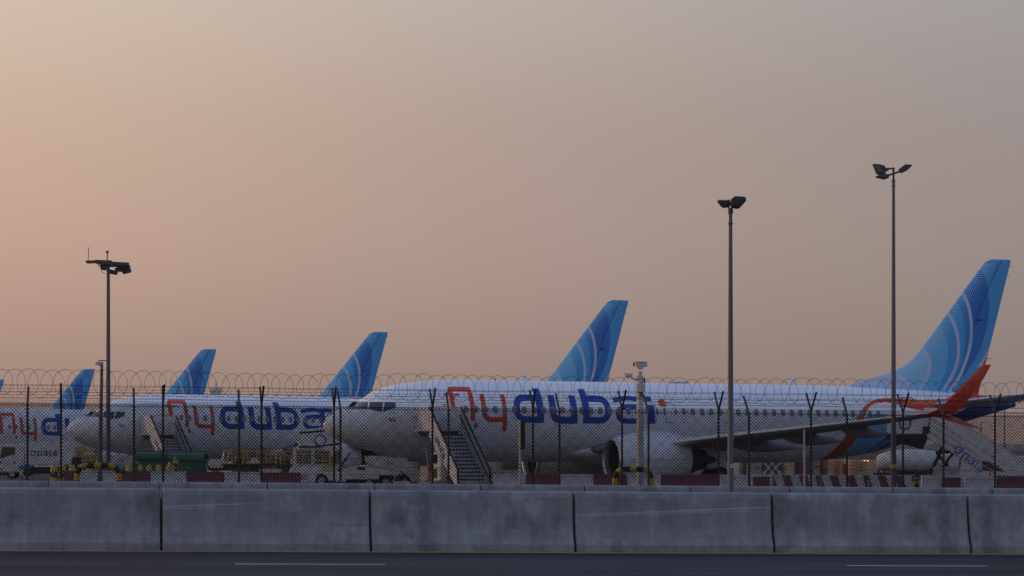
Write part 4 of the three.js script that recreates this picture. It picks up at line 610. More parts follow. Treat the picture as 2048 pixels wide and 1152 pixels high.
// ---------------------------------------------------------------- lamp posts, masts and cameras
{
  // twin lamp post in the median, left of the two
  const D = 76, p = on(1461, D), t = thing('lamp_post', 'tall grey lamp post with two rounded heads standing before the wing', 'lamp post', p), H = 1.2 - p[1] + (HORIZON - 425) / FOCAL * D;
  part('pole', [new THREE.CylinderGeometry(0.048, 0.092, H, 8).translate(0, H / 2, 0)], M.galv, t); part('collar', [new THREE.CylinderGeometry(0.065, 0.065, 0.05, 12).translate(0, H - 0.3, 0), new THREE.CylinderGeometry(0.062, 0.062, 0.04, 12).translate(0, H - 0.02, 0), new THREE.CylinderGeometry(0.06, 0.072, 0.12, 12).translate(0, H + 0.06, 0)], M.lampGrey, t); part('number_plate', bx(0.09, 0.11, 0.01, 0.03, 1.2 - p[1] + 0.22, 0.1), M.paleGrey, t); part('base_plate', bx(0.4, 0.04, 0.4, 0, 0.02, 0), M.galv, t);
  const head = (s) => { const q = [[0, 0], [0.16, 0.02], [0.3, 0.1], [0.34, 0.2], [0.3, 0.26], [0.1, 0.26], [-0.02, 0.2]]; return q; };
  const h1 = part('lamp_head', prism([[-0.02, 0.0], [0.08, -0.03], [0.14, -0.02], [0.3, 0.16], [0.29, 0.2], [0.06, 0.215], [-0.03, 0.15], [-0.05, 0.07]], 0.2, 0.04).rotateX(R(-12)).translate(0.07, H + 0.17, 0.1), M.black, t); part('lens', prism([[0.02, 0.04], [0.1, 0.02], [0.22, 0.15], [0.07, 0.17]], 0.012).rotateX(R(-12)).translate(0.07, H + 0.148, 0.205), M.black, h1);
  part('lamp_head', prism([[-0.3, 0.12], [-0.28, 0.14], [-0.02, 0.13], [0.02, 0.04], [-0.14, -0.02], [-0.2, 0.0]], 0.2, 0.03).rotateX(R(10)).translate(-0.02, H + 0.18, -0.1), M.lampGrey, t); part('bracket', [rod(V(0, H + 0.05, 0), V(0.09, H + 0.22, 0.1), 0.03), rod(V(0, H + 0.05, 0), V(-0.1, H + 0.22, -0.05), 0.03), rb(0.09, 0.1, 0.12, -0.06, H + 0.3, -0.02)], M.lampGrey, t);
}
{
  const D = 97.5, p = on(1787, D), t = thing('lamp_post', 'tallest grey lamp post with flood lamp cluster, standing before the tail fin', 'lamp post', p), s = D / FOCAL, H = 1.2 - p[1] + (HORIZON - 358) * s;
  part('pole', new THREE.CylinderGeometry(0.05, 0.1, H, 8).translate(0, H / 2, 0), M.galv, t); part('base_plate', bx(0.45, 0.04, 0.45, 0, 0.02, 0), M.galv, t); part('warning_band', new THREE.CylinderGeometry(0.1, 0.1, 0.12, 8).translate(0, 1.2 - p[1] + (HORIZON - 932) * s, 0), M.yellow, t);
  const U = (px, py) => [(px - 1787) * s, H + (358 - py) * s];            // sizes read off in lamp-scale units
  const [ax, ay] = U(1773, 338), [bx0, by0] = U(1770, 354), [cx, cy] = U(1804, 341);
  part('upper_pole', [new THREE.CylinderGeometry(0.036, 0.036, (358 - 335) * s, 8).translate(0, H + (358 - 335) * s / 2, 0), rod(V(0.03, H + 21 * s, 0), V(ax, ay, 0.1), 0.032)], M.lampGrey, t); part('cross_arm', rod(V(bx0, by0, 0.35), V(cx, cy, -0.2), 0.034), M.lampGrey, t); part('climbing_bolt', [rod(V(-0.1, H - 0.08, 0), V(0.1, H - 0.08, 0), 0.012), rod(V(-0.1, H - 0.25, 0), V(0.1, H - 0.25, 0), 0.012)], M.lampGrey, t);
  const fl = (pts, dz, z) => prism(pts.map(([a, b]) => U(a, b)), dz, 0.02).translate(0, 0, z);
  const big = part('lamp_head', fl([[1746, 330], [1757, 331], [1767, 334], [1769, 344], [1768, 350], [1754, 348]], 0.35, 0.1), M.lampGrey, t); part('lens', fl([[1748, 332], [1758, 333], [1763, 346], [1754, 346]], 0.02, 0.29), M.glass, big);
  part('lamp_head', fl([[1801, 337], [1811, 329.5], [1824, 330], [1816, 338], [1806, 343], [1803, 341]], 0.45, -0.2), M.lampGrey, t); part('lamp_head', fl([[1750, 355.5], [1762, 351.5], [1774, 352], [1773, 357], [1767, 359]], 0.45, 0.3), M.lampGrey, t); part('lamp_head', fl([[1768, 336], [1776, 338.5], [1775, 341], [1768, 342]], 0.2, 0.05), M.lampGrey, t);
}
{
  // high floodlight mast
  const D = 152, p = on(216.5, D), t = thing('floodlight_mast', 'high mast with a ring of floodlights at the left', 'light mast', p), s = D / FOCAL, Y = (py) => 1.2 - p[1] + (HORIZON - py) * s, X = (px) => (px - 216.5) * s, H = Y(527);
  part('pole', new THREE.CylinderGeometry(0.085, 0.145, H, 12).translate(0, H / 2, 0), M.lampGrey2 ??= mat(0.09, 0.1, 0.115, 0.55, { metalness: 0.3 }), t); part('base_plate', bx(0.9, 0.06, 0.9, 0, 0.03, 0), M.galv, t);
  part('head_frame', [new THREE.TorusGeometry(0.5, 0.04, 8, 28).rotateX(Math.PI / 2).translate(0.05, H - 0.12, 0), bx(1.1, 0.05, 0.06, 0, H - 0.1, 0), bx(0.06, 0.05, 1.1, 0, H - 0.1, 0)], M.lampGrey, t);
  const lamp = (px0, py0, px1, py1, th, z, tilt = 0) => { const q = [[X(px0), Y(py0)], [X(px1), Y(py1)], [X(px1), Y(py1) - th * s], [X(px1) - (X(px1) - X(px0)) * 0.12, Y(py1) - (th + 2) * s], [X(px0) + (X(px1) - X(px0)) * 0.1, Y(py0) - (th + 2) * s], [X(px0), Y(py0) - th * s]]; part('floodlight', prism(q, 0.32, 0.02).translate(0, 0, z * 0.7), M.lampGrey, t); };
  lamp(174, 523, 199, 522, 2, 0.4); lamp(194, 522, 225, 523, 5, 0.7); lamp(225, 525, 259, 527, 3, 0.5); lamp(232, 530, 260, 532, 3, 0.1); lamp(230, 536, 259, 537, 4, -0.3); lamp(212, 538, 232, 541, 5, -0.6); lamp(200, 533, 213, 534, 3, -0.5); lamp(243, 541, 259, 538, 3, -0.8);
  part('aviation_light', [rod(V(X(214.5), H, 0), V(X(214.5), Y(507), 0), 0.03), new THREE.SphereGeometry(0.08, 10, 8).translate(X(214.7), Y(504), 0), new THREE.ConeGeometry(0.09, 0.14, 10).rotateX(Math.PI).translate(X(214.7), Y(506), 0)], M.lampGrey, t); part('lightning_rod', rod(V(X(178.5), Y(523), 0.4), V(X(179.5), Y(496), 0.4), 0.018), M.lampGrey, t); part('cable', tube([V(X(203), Y(538), 0.2), V(X(205), Y(544), 0.2), V(X(211), Y(548), 0.2)], 0.015, 12, 5), M.black, t);
}
{
  // slim leaning camera post
  const D = 98, p = on(199, D), t = thing('camera_post', 'slim grey post leaning slightly right with a camera on top, left of the floodlight mast', 'camera post', p), s = D / FOCAL, H = 1.2 - p[1] + (HORIZON - 724) * s; t.rotation.z = -R(1.0);
  part('pole', [new THREE.CylinderGeometry(0.05, 0.1, H, 10).translate(0, H / 2, 0)], M.galv, t); part('collar', [0.3, 0.42, 0.62].map((d) => new THREE.CylinderGeometry(0.065, 0.065, 0.04, 10).translate(0, H - d, 0)), M.lampGrey, t); part('sun_shield', bx(0.28, 0.02, 0.3, 0.04, H + 0.05, 0), M.black, t); const c = part('camera', [rb(0.2, 0.12, 0.22, -0.08, H - 0.05, 0.05, 0.02), bx(0.14, 0.08, 0.1, -0.02, H - 0.1, 0)], M.camWhite, t); part('lens', rb(0.03, 0.07, 0.1, -0.19, H - 0.06, 0.05, 0.01), M.black, c);
}
{
  const D = 98, p = on(1280, D), t = thing('camera_mast', 'thick white mast with two cameras standing behind the hoop guard', 'camera mast', p), s = D / FOCAL, Y = (py) => 1.2 - p[1] + (HORIZON - py) * s, X = (px) => (px - 1280) * s, H = Y(752);
  part('pole', [new THREE.CylinderGeometry(0.12, 0.13, H, 20).translate(0, H / 2, 0)], M.camWhite, t); part('top_tube', [new THREE.CylinderGeometry(0.065, 0.065, 0.16, 14).translate(0, H + 0.08, 0), new THREE.CylinderGeometry(0.09, 0.09, 0.03, 14).translate(0, H + 0.02, 0), new THREE.CylinderGeometry(0.085, 0.085, 0.03, 14).translate(0, H + 0.14, 0)], M.camWhite, t);
  const bxs = part('junction_box', rb(0.3, 0.3, 0.26, 0.02, Y(776), 0.06, 0.02), M.camWhite, t); part('box_lock', [bx(0.02, 0.02, 0.01, -0.02, Y(776), 0.195)], M.black, bxs); part('cable', [tube([V(0.05, Y(784), 0.16), V(0.08, Y(790), 0.18), V(0.1, Y(796), 0.15), V(0.06, Y(792), 0.16)], 0.012, 20, 5), tube([V(0.0, Y(784), 0.16), V(0.02, Y(793), 0.17), V(0.06, Y(787), 0.17)], 0.012, 20, 5), rod(V(0.15, Y(766), 0.1), V(0.15, Y(756), 0.1), 0.03)], M.black, t);
  const c1 = part('camera', [rb(0.4, 0.15, 0.18, X(1283), Y(729), 0, 0.03), prism([[X(1274), Y(733)], [X(1288), Y(733)], [X(1285), Y(739)], [X(1277), Y(739)]], 0.16)], M.camWhite, t); part('sun_shield', bx(0.44, 0.02, 0.22, X(1281), Y(724), 0), M.camWhite, c1); part('lens', new THREE.CylinderGeometry(0.06, 0.06, 0.06, 14).rotateZ(Math.PI / 2).translate(X(1268), Y(729), 0), M.black, c1);
  const c2 = part('camera', [rb(0.26, 0.09, 0.13, X(1257), Y(752), 0.1, 0.02), bx(0.07, 0.05, 0.06, X(1256), Y(755.5), 0.1)], M.camWhite, t); part('sun_shield', bx(0.31, 0.015, 0.16, X(1257), Y(748), 0.1), M.black, c2); part('bracket', tube([V(X(1262), Y(756), 0.1), V(X(1266), Y(758.5), 0.1), V(X(1276), Y(759), 0.06)], 0.02, 12, 6), M.lampGrey, t); part('base_plate', bx(0.5, 0.04, 0.5, 0, 0.02, 0), M.galv, t);
}
for (const [px, y0, y1, w, label] of [[1046, 842, 899, 8, 'dark narrow sign on a pale post right of the front stairs'], [1615, 861, 891, 7, 'dark narrow sign on a thin post under the wing']]) {
  const D = 99, p = on(px - 6, D), t = thing('sign_post', label, 'sign', p), s = D / FOCAL, Y = (py) => 1.2 - p[1] + (HORIZON - py) * s; part('post', rod(V(0, 0, 0), V(0, Y(y0 - 2), 0), 0.045), M.cream, t); const sg = part('sign_plate', rb(w * s, (y1 - y0) * s, 0.08, (w / 2 + 2) * s, (Y(y0) + Y(y1)) / 2, 0.02, 0.01), M.black, t); part('bracket', [bx(0.1, 0.03, 0.05, 0.05, Y(y0 + 6), 0), bx(0.1, 0.03, 0.05, 0.05, Y(y1 - 6), 0)], M.galv, t);
}
// ---------------------------------------------------------------- ground vehicles under the noses
{
  // white tug
  const D = 148, t = thing('baggage_tug', 'white tug with a blue skirt and big rear wheel left of the belt loader', 'tug', on(640, D), R(-4)), s = D / FOCAL, X = (px) => (px - 640) * s, g0 = t.position.y, Y = (py) => (968 - py) * s;
  const body = part('body', prism([[X(583), Y(964)], [X(582), Y(940)], [X(587), Y(931)], [X(624), Y(929)], [X(634), Y(938)], [X(655), Y(941)], [X(690), Y(943)], [X(690), Y(958)], [X(663), Y(958)], [X(658), Y(948)], [X(647), Y(944)], [X(637), Y(949)], [X(634), Y(962)]], 1.6, 0.03), M.white, t); part('skirt', [rb((635 - 608) * s, 0.09, 1.62, X(621), Y(961), 0), rb((676 - 661) * s, 0.07, 1.62, X(669), Y(957), 0)], M.cyan, t); part('grille', bx(0.4, 0.25, 0.02, X(612), Y(950), 0.81), M.paleGrey, body); part('step', bx((662 - 634) * s, 0.14, 1.3, X(648), Y(938), 0), M.yellow, t);
  for (const z of [-0.68, 0.68]) { wheel(0.33, 0.3, X(647), 0.33, z, t); wheel(0.24, 0.22, X(624), 0.24, z * 0.9, t); } part('bonnet_beacon', new THREE.CylinderGeometry(0.05, 0.06, 0.12, 10).translate(X(600), Y(928), 0), M.beacon, t);
}
{
  // ground air unit with louvres, housing panel with ring logo and yellow guard frame
  const D = 155, t = thing('air_unit_truck', 'white ground air unit with black louvres and a blue ring, behind the tug', 'ground unit', on(640, D), R(2)), s = D / FOCAL, X = (px) => (px - 640) * s, Y = (py) => 1.2 - t.position.y + (HORIZON - py) * s;
  part('housing', rb((684 - 588) * s, Y(894) - 0.5, 1.9, X(636), (Y(894) + 0.5) / 2, 0, 0.04), M.white, t); part('upper_cabin', prism([[X(598), Y(893)], [X(684), Y(890)], [X(684), Y(862)], [X(650), Y(856)], [X(598), Y(862)]], 1.8, 0.03), M.white, t); part('roof_edge', rod(V(X(600), Y(866), 0.93), V(X(650), Y(862), 0.93), 0.04), M.black, t); part('logo', ringLogo(0.33, 0.07)[0].translate(X(641.5), Y(881), 0.91), M.blue, t); part('hose', tube([V(X(600), Y(894), 1.0), V(X(640), Y(893), 1.02), V(X(682), Y(887), 1.0)], 0.05), M.black, t);
  for (const [a, b] of [[595, 623], [631, 658], [671, 680]]) { const gr = part('grille_frame', bx((b - a) * s, (928 - 901) * s, 0.02, X((a + b) / 2), Y(914.5), 0.955), M.black, t); for (let i = 0; i < 8; i++) part('louvre', bx((b - a) * s - 0.06, 0.022, 0.04, 0, 0, 0).rotateX(0.5).translate(X((a + b) / 2), Y(903.5 + i * 3.3), 0.98), M.plasticWhite, gr); }
  const rail = []; for (const y of [908.5, 920]) rail.push(rod(V(X(590), Y(y), 1.15), V(X(656), Y(y + 2), 1.15), 0.025)); for (const x of [608, 628, 647]) rail.push(rod(V(X(x), Y(906), 1.15), V(X(x), Y(938), 1.15), 0.025)); rail.push(rod(V(X(628), Y(900), 1.15), V(X(661), Y(902), 1.15), 0.025), rod(V(X(661), Y(902), 1.15), V(X(668), Y(938), 1.15), 0.03), rod(V(X(661), Y(902), 1.15), V(X(661), Y(935), 1.15), 0.025)); part('guard_frame', rail, M.yellow, t);
  part('extinguisher', [new THREE.CylinderGeometry(0.1, 0.1, 0.5, 12).translate(X(667), Y(922), 1.08)], M.red, t); for (const z of [-0.8, 0.8]) { wheel(0.38, 0.25, X(605), 0.38, z, t); wheel(0.38, 0.25, X(672), 0.38, z, t); } part('chassis', bx((684 - 592) * s, 0.18, 1.4, X(638), 0.45, 0), M.black, t);
}
{
  // belt loader under the nose
  const D = 142, t = thing('belt_loader', 'low white belt loader under the nose of the nearest airliner', 'belt loader', on(745, D), R(3)), s = D / FOCAL, X = (px) => (px - 745) * s, Y = (py) => (970 - py) * s;
  part('body', prism([[X(689), Y(952)], [X(688), Y(936)], [X(700), Y(929)], [X(735), Y(925)], [X(770), Y(932)], [X(797), Y(938)], [X(797), Y(945)], [X(757), Y(945)], [X(757), Y(952)]], 1.7, 0.03), M.white, t); part('cab_window', prism([[X(712), Y(934)], [X(718), Y(928.5)], [X(730), Y(929)], [X(731), Y(934)]], 0.02).translate(0, 0, 0.86), M.glass, t); part('belt', prism([[X(676), Y(936)], [X(697), Y(901)], [X(699), Y(902)], [X(679), Y(938)]], 0.5), M.black, t); for (const z of [0.35, -0.35]) part('belt_rail', rod(V(X(676), Y(936), z), V(X(700), Y(900), z), 0.04), M.black, t); part('undercarriage', [bx((755 - 692) * s, 0.3, 1.3, X(723), Y(957), 0), rod(V(X(700), Y(958), 0.6), V(X(725), Y(950), 0.6), 0.07), rod(V(X(797), Y(940), 0), V(X(812), Y(946), 0), 0.08)], M.black, t); for (let i = 0; i < 3; i++) part('warning_stripe', prism([[X(718 + i * 4), Y(950)], [X(720 + i * 4), Y(950)], [X(722 + i * 4), Y(946)], [X(720 + i * 4), Y(946)]], 0.01).translate(0, 0, 0.86), M.yellow, t);
  for (const z of [-0.7, 0.7]) { wheel(0.3, 0.24, X(771), 0.3, z, t, 'z', M.plasticWhite); wheel(0.28, 0.24, X(738), 0.28, z, t); } part('mudguard', prism([[X(757), Y(952)], [X(759), Y(945)], [X(783), Y(945)], [X(785), Y(952)], [X(782), Y(952)], [X(778), Y(948)], [X(764), Y(948)], [X(760), Y(952)]], 1.7), M.black, t);
}
{
  // loading platform with yellow rails
  const D = 158, t = thing('maintenance_platform', 'yellow railed maintenance platform on a dark base beside the red bottles', 'platform', on(520, D), R(-3)), s = D / FOCAL, X = (px) => (px - 520) * s, Y = (py) => 1.2 - t.position.y + (HORIZON - py) * s;
  part('deck', [bx((582 - 447) * s, 0.1, 1.6, X(515), Y(929), 0)], M.darkMetal, t); part('frame', [bx((520 - 418) * s, 0.3, 1.3, X(470), Y(936), 0), ...[430, 470, 510, 560, 580].map((x) => rod(V(X(x), 0, 0.6), V(X(x), Y(929), 0.6), 0.05)), ...[430, 510, 580].map((x) => rod(V(X(x), 0, -0.6), V(X(x), Y(929), -0.6), 0.05))], M.darkMetal, t);
  const rl = (z) => [rod(V(X(452), Y(902), z), V(X(582), Y(904), z), 0.03), rod(V(X(452), Y(916), z), V(X(582), Y(918), z), 0.022), ...[467, 491, 518, 536, 548, 557, 566].map((x) => rod(V(X(x), Y(929), z), V(X(x), Y(903), z), 0.025))]; part('guard_rail', rl(0.75), M.yellow, t); part('guard_rail', rl(-0.75), M.yellow, t); part('ladder', [rod(V(X(446), Y(928), 0.6), V(X(452), Y(902), 0.6), 0.04), rod(V(X(456), Y(928), 0.6), V(X(462), Y(902), 0.6), 0.04)], M.aluminium, t); part('cowling', prism([[X(495), Y(950)], [X(497), Y(930)], [X(506), Y(919)], [X(513), Y(918)], [X(516), Y(926)], [X(512), Y(950)]], 0.9, 0.03), M.white, t); part('tool_chest', rb(1.2, 0.4, 0.6, X(545), Y(945), 0.6), M.cream, t); part('tool_chest', rb(0.8, 0.5, 0.6, X(437), Y(927), 0.5), M.cream, t); part('beacon', [new THREE.SphereGeometry(0.07, 8, 6).translate(X(531), Y(896), 0.7), rod(V(X(531), Y(903), 0.7), V(X(531), Y(897), 0.7), 0.03)], M.greenLid, t); part('flag_pole', rod(V(X(554), Y(935), 0.75), V(X(554), Y(893), 0.75), 0.02), M.plasticWhite, t); part('warning_ball', new THREE.SphereGeometry(0.06, 8, 6).translate(X(554), Y(892), 0.75), M.beacon, t);
  for (const [px, l] of [[505, 'left of the pair'], [511, 'right of the pair']]) { const b = thing('gas_bottle', 'tall red bottle beside the yellow railed platform, ' + l, 'gas bottle', on(px, 150), 0, 'red bottles'); part('body', new THREE.LatheGeometry([[0, 0], [0.08, 0], [0.08, 0.55], [0.03, 0.64], [0.03, 0.7], [0, 0.7]].map((q) => new THREE.Vector2(...q)), 14), M.red, b); part('label_band', new THREE.CylinderGeometry(0.082, 0.082, 0.08, 14).translate(0, 0.35, 0), M.plasticWhite, b); part('valve', rb(0.05, 0.06, 0.05, 0, 0.73, 0, 0.01), M.darkMetal, b); }
}
{
  const cone = () => { const t = new THREE.Group(); part('foot', rb(0.34, 0.04, 0.34, 0, 0.02, 0, 0.01), M.red, t); part('body', new THREE.CylinderGeometry(0.035, 0.13, 0.66, 16).translate(0, 0.37, 0), M.red, t); part('reflective_band', new THREE.CylinderGeometry(0.072, 0.094, 0.14, 16).translate(0, 0.4, 0), M.plasticWhite, t); return t; };
  const A = cone(); A.name = numbered('traffic_cone'); A.position.set(...on(472, 150)); scene.add(A); tag(A, 'small red traffic cone left of the red bottles', 'traffic cone', 'red traffic cones');
  for (const [px, D, l] of [[563, 150, 'red and white traffic cone left of the white tug'], [572, 151, 'red and white traffic cone touching the edge of the white tug'], [1188, 125, 'red traffic cone just left of the near engine intake'], [1196, 140, 'red traffic cone behind the near engine intake'], [442, 150, 'red traffic cone beside the right green bin'], [1022, 160, 'red traffic cone left of the far engine'], [1034, 165, 'red traffic cone beside the far engine']]) copy(A, l, on(px, D));
}
{
  // tow tractor cab stub and towbar near the nose gear
  const D = 131, t = thing('towbar', 'red and white towbar lying at the nose wheels', 'towbar', on(828, D), R(30)); part('bar', rod(V(-1.2, 0.38, 0), V(1.0, 0.34, 0), 0.06), M.plasticWhite, t); part('band', rod(V(-0.3, 0.375, 0), V(0.2, 0.36, 0), 0.064), M.red, t); for (const z of [-0.25, 0.25]) wheel(0.18, 0.1, 0, 0.18, z, t); part('axle', rod(V(0, 0.18, -0.3), V(0, 0.18, 0.3), 0.03), M.darkMetal, t); part('axle_post', rod(V(0, 0.16, 0), V(0, 0.37, 0), 0.04), M.darkMetal, t); part('head', rb(0.2, 0.16, 0.3, -1.25, 0.38, 0), M.darkMetal, t); part('skid', rod(V(0.95, 0, 0), V(0.95, 0.34, 0), 0.03), M.darkMetal, t);
}
// ---------------------------------------------------------------- freight under the tail and far background
{
  const D = 205, mk = (a, b, h, m, label, turn, extra) => { const p = on((a + b) / 2, D), t = thing('freight_container', label, 'container', p, R(turn), 'freight containers on dollies'), w = (b - a) / FOCAL * D / Math.max(0.5, Math.cos(R(turn))); part('dolly', [bx(w, 0.14, 1.5, 0, 0.42, 0)], M.darkMetal, t); part('body', rb(w - 0.06, h, 1.45, 0, 0.49 + h / 2, 0, 0.02), m, t); for (const x of [-w * 0.36, w * 0.36]) for (const z of [-0.6, 0.6]) wheel(0.2, 0.12, x, 0.2, z, t); extra?.(t, w, h); return t; };
  mk(1465, 1487, 1.5, M.cream, 'cream freight container with an orange tag behind the main wheels', -30); mk(1490, 1522, 1.4, M.paleGrey, 'grey freight container with red marks left of the checkered one', 0, (t, w, h) => { for (const x of [-0.25, 0.25]) part('mark', rb(0.25, 0.14, 0.02, x, 1.1, 0.735, 0.005), M.red, t); });
  mk(1524, 1561, 1.55, M.plasticWhite, 'brown and white checkered freight container under the belly', 0, (t, w, h) => { for (let i = 0; i < 5; i++) for (let j = 0; j < 4; j++) if ((i + j) % 2) part('checker_panel', bx(w / 5 - 0.015, h / 4 - 0.015, 0.02, -w / 2 + (i + 0.5) * w / 5, 0.52 + (j + 0.5) * h / 4 * 0.97, 0.732), M.checker ??= mat(0.1, 0.06, 0.055, 0.7), t); });
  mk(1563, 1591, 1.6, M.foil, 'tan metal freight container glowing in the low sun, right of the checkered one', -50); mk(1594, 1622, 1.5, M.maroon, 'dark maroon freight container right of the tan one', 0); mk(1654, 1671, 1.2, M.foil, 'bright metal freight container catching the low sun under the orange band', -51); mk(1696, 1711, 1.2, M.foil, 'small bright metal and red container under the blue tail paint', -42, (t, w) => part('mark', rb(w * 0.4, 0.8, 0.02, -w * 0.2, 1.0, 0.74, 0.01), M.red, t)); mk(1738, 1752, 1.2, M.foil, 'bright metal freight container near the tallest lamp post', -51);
  for (const [a, b, l] of [[1624, 1650, 'left of the bright metal container'], [1673, 1693, 'between the two sunlit containers'], [1713, 1735, 'right of the small bright metal and red container'], [1754, 1782, 'behind the tallest lamp post']]) { const p = on((a + b) / 2, 212), t = thing('baggage_cart', 'dark baggage cart with a red stripe ' + l, 'baggage cart', p, 0, 'baggage carts'), w = (b - a) / FOCAL * 212; part('frame', [bx(w, 0.12, 1.4, 0, 0.45, 0), ...[-1, 1].flatMap((i) => [-0.65, 0.65].map((z) => rod(V(i * w * 0.48, 0.45, z), V(i * w * 0.48, 1.5, z), 0.03))), bx(w, 0.06, 1.4, 0, 1.5, 0)], M.darkMetal, t); part('curtain', bx(w * 0.94, 0.5, 0.03, 0, 0.78, 0.6), M.paleGrey, t); part('stripe', bx(w * 0.96, 0.16, 0.03, 0, 1.2, 0.64), M.maroon, t); for (const x of [-w * 0.3, w * 0.3]) for (const z of [-0.5, 0.5]) wheel(0.2, 0.1, x, 0.2, z, t); }
}
{
  // far control tower
  const D = 3200, p = on(431, D), t = thing('control_tower', 'far pale airport control tower rising behind the second airliner', 'control tower', p), s = D / FOCAL, Y = (py) => 1.2 - p[1] + (HORIZON - py) * s, oct = (y, r) => Array.from({ length: 8 }, (_, i) => V(r * Math.cos((i + 0.5) * Math.PI / 4), y, r * Math.sin((i + 0.5) * Math.PI / 4)));
  part('shaft', loft([oct(0, 7), oct(Y(794), 5)]), M.towerPale ??= mat(0.55, 0.54, 0.53, 0.7), t); part('cab', loft([oct(Y(794), 5.4), oct(Y(790), 6.6), oct(Y(777), 7.9), oct(Y(775), 7.9)]), M.towerPale, t); part('glazing', loft([oct(Y(785), 7.16), oct(Y(778), 7.95)]), M.paleGrey, t); part('antenna', [rod(V(0.3, Y(776), 0), V(0.3, Y(757), 0), 0.6, 0.25), rod(V(0.3, Y(772), 0), V(0.3, Y(766), 0), 2, 1)], M.towerPale, t);
}
{
  const D = 620, X0 = at(780, D), X1 = at(2200, D), W = X1 - X0, xc = (X0 + X1) / 2, t = thing('terminal_building', 'long low pale terminal building on the horizon beyond the airliners', 'building', [xc, gy(xc, -D), -D]);
  part('wall', bx(W, 5.6, 20, 0, 2.8, 0), M.tan2 ??= mat(0.3, 0.28, 0.26, 0.8), t); part('roof', [bx(W + 0.8, 0.5, 20.8, 0, 5.85, 0), bx(W * 0.3, 1.2, 8, W * 0.3, 6.7, -3)], M.paleGrey, t);
  for (let i = 0; i < 26; i++) part(i % 3 ? 'window' : 'door', bx(W / 26 - 1.2, i % 3 ? 1.8 : 3.6, 0.2, -W / 2 + (i + 0.5) * W / 26, i % 3 ? 2.6 : 1.8, 10.05), i % 3 ? M.glass : M.paleGrey, t);
  for (const [px, Dv, l] of [[2026, 230, 'white van parked at the right picture edge behind the covered stairs'], [1975, 240, 'white van mostly hidden behind the covered stairs']]) { const v = thing('van', l, 'van', on(px, Dv), R(4), 'white vans'); const b = part('body', prism([[-2.3, 0.35], [2.3, 0.35], [2.35, 1.0], [1.75, 1.25], [1.2, 2.1], [-2.2, 2.15], [-2.35, 1.2]], 1.8, 0.06), M.white, v); part('side_window', prism([[0.2, 1.3], [1.45, 1.3], [1.05, 1.92], [0.2, 1.92]], 0.02).translate(0, 0, 0.905), M.glass, b); for (const z of [-0.75, 0.75]) { wheel(0.34, 0.22, -1.4, 0.34, z, v); wheel(0.34, 0.22, 1.45, 0.34, z, v); } }
  for (const [px, top, l] of [[2009, 815, 'thin far lamp pole at the right edge behind the fence'], [1962, 845, 'thin far lamp pole below the tail cone']]) { const Dp = 260, p = on(px, Dp), q = thing('far_pole', l, 'lamp pole', p), H = 1.2 - p[1] + (HORIZON - top) * Dp / FOCAL; part('pole', rod(V(0, 0, 0), V(0, H, 0), 0.08, 0.05), M.galv, q); part('lamp_head', rb(0.5, 0.08, 0.2, 0.2, H, 0, 0.02), M.galv, q); }
}

// ---------------------------------------------------------------- more equipment between the airliners
{
  // yellow work stand and crate behind the leaning camera post
  const D = 160, t = thing('work_stand', 'yellow railed work stand behind the leaning camera post', 'work stand', on(172, D)), s = D / FOCAL, X = (px) => (px - 172) * s, Y = (py) => 1.2 - t.position.y + (HORIZON - py) * s;
  part('canopy', prism([[X(149), Y(899)], [X(152), Y(894)], [X(170), Y(894)], [X(182), Y(900)], [X(181), Y(902)]], 0.9), M.yellow, t); part('deck', bx((196 - 152) * s, 0.08, 1.2, X(174), Y(920), 0), M.yellow, t);
  part('guard_rail', [905, 910, 915].map((y) => rod(V(X(164), Y(y), 0.55), V(X(196), Y(y), 0.55), 0.022)).concat([164, 175, 186, 196].map((x) => rod(V(X(x), Y(921), 0.55), V(X(x), Y(902), 0.55), 0.022))), M.yellow, t);
  for (const x of [153, 194]) for (const z of [-0.5, 0.5]) part('leg', rod(V(X(x), 0, z), V(X(x), Y(896 + (x > 180 ? 24 : 0)), z), 0.035), M.yellow, t);
  const c = thing('wooden_crate', 'dark brown upright crate left of the yellow work stand', 'crate', on(155, 150)); for (let i = 0; i < 5; i++) part('board', bx(0.078, 1.35, 0.06, -0.17 + i * 0.085, 0.72, 0.22), M.crate ??= mat(0.06, 0.04, 0.03, 0.8), c); part('core', bx(0.4, 1.3, 0.4, 0, 0.7, 0), M.crate, c); part('side_board', bx(0.07, 1.3, 0.4, -0.26, 0.7, 0), M.brick ??= mat(0.22, 0.09, 0.06, 0.8), c);
}
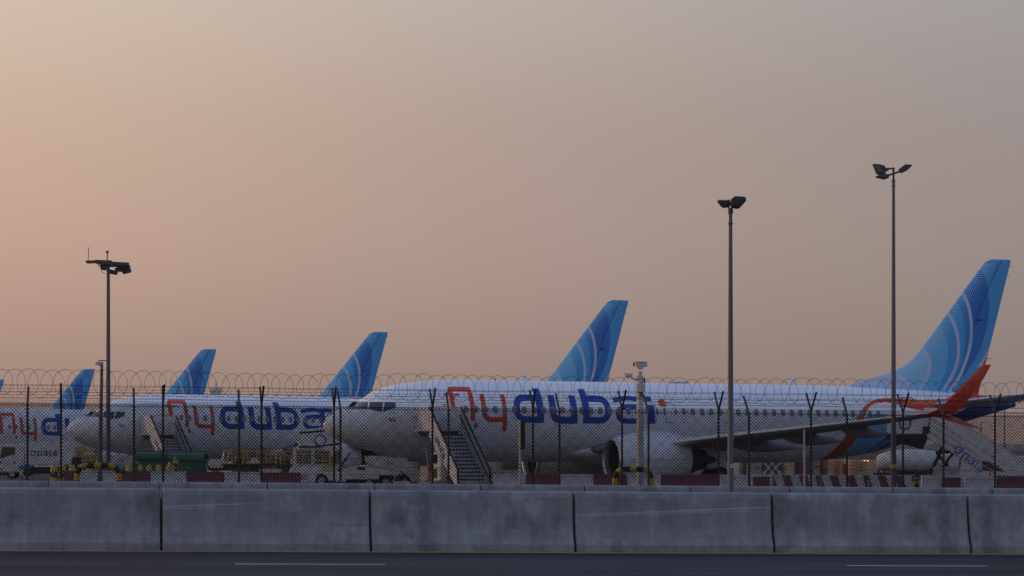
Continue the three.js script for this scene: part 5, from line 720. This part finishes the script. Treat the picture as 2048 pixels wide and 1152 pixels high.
{
  // fuel bowser behind the covered stairs
  const D = 172, t = thing('tank_truck', 'white tank truck half hidden under the tail behind the black scissor frame', 'tank truck', on(1830, D), R(182)), rings = [];
  for (let i = 0; i <= 12; i++) { const q = i / 12, k = Math.sin(Math.PI * clamp(q, 0.02, 0.98)) ** 0.25, r = []; for (let j = 0; j < 20; j++) { const a = j / 20 * 2 * Math.PI; r.push(V(-1.9 + 4.2 * q, 1.5 + 0.72 * k * Math.sin(a), 0.95 * k * Math.cos(a))); } rings.push(r); }
  part('tank', loft(rings), M.white, t); part('chassis', bx(5.6, 0.25, 1.0, -0.3, 0.68, 0), M.black, t); const cab = part('cab', prism([[-3.4, 0.5], [-2.0, 0.5], [-2.0, 2.0], [-3.1, 2.05], [-3.45, 1.3]], 1.9, 0.05), M.white, t); part('window', prism([[-3.15, 1.35], [-2.3, 1.35], [-2.3, 1.85], [-2.95, 1.9]], 0.02).translate(0, 0, 0.955), M.glass, cab); for (const z of [-0.8, 0.8]) { wheel(0.4, 0.25, -2.7, 0.4, z, t); wheel(0.4, 0.3, 1.2, 0.4, z, t); } part('pump_box', rb(0.9, 0.5, 0.3, 0.2, 0.75, 0.85), M.darkMetal, t); part('hose_reel', new THREE.TorusGeometry(0.2, 0.07, 8, 18).translate(1.9, 0.85, 0.9), M.maroon, t);
}
for (const [px, l] of [[988, 'left'], [1003, 'middle left'], [1018, 'middle right'], [1033, 'right']]) {
  const D = 190, t = thing('slanted_board', `small red and white slanted board under the belly, ${l} of four`, 'barrier board', on(px, D), 0, 'far slanted boards'); part('plate', rb(0.44, 0.6, 0.05, 0, 0.45, 0, 0.01), M.plasticWhite, t); for (const x of [-0.1, 0.12]) part('stripe', prism([[x - 0.08, 0.7], [x + 0.02, 0.7], [x + 0.08, 0.2], [x - 0.02, 0.2]], 0.008).translate(0, 0, 0.03), M.red, t); part('foot', bx(0.44, 0.16, 0.3, 0, 0.08, 0), M.paleGrey, t);
}
scene.fog = new THREE.FogExp2(0xb8a698, 0.00013);
renderer.render(scene, camera);
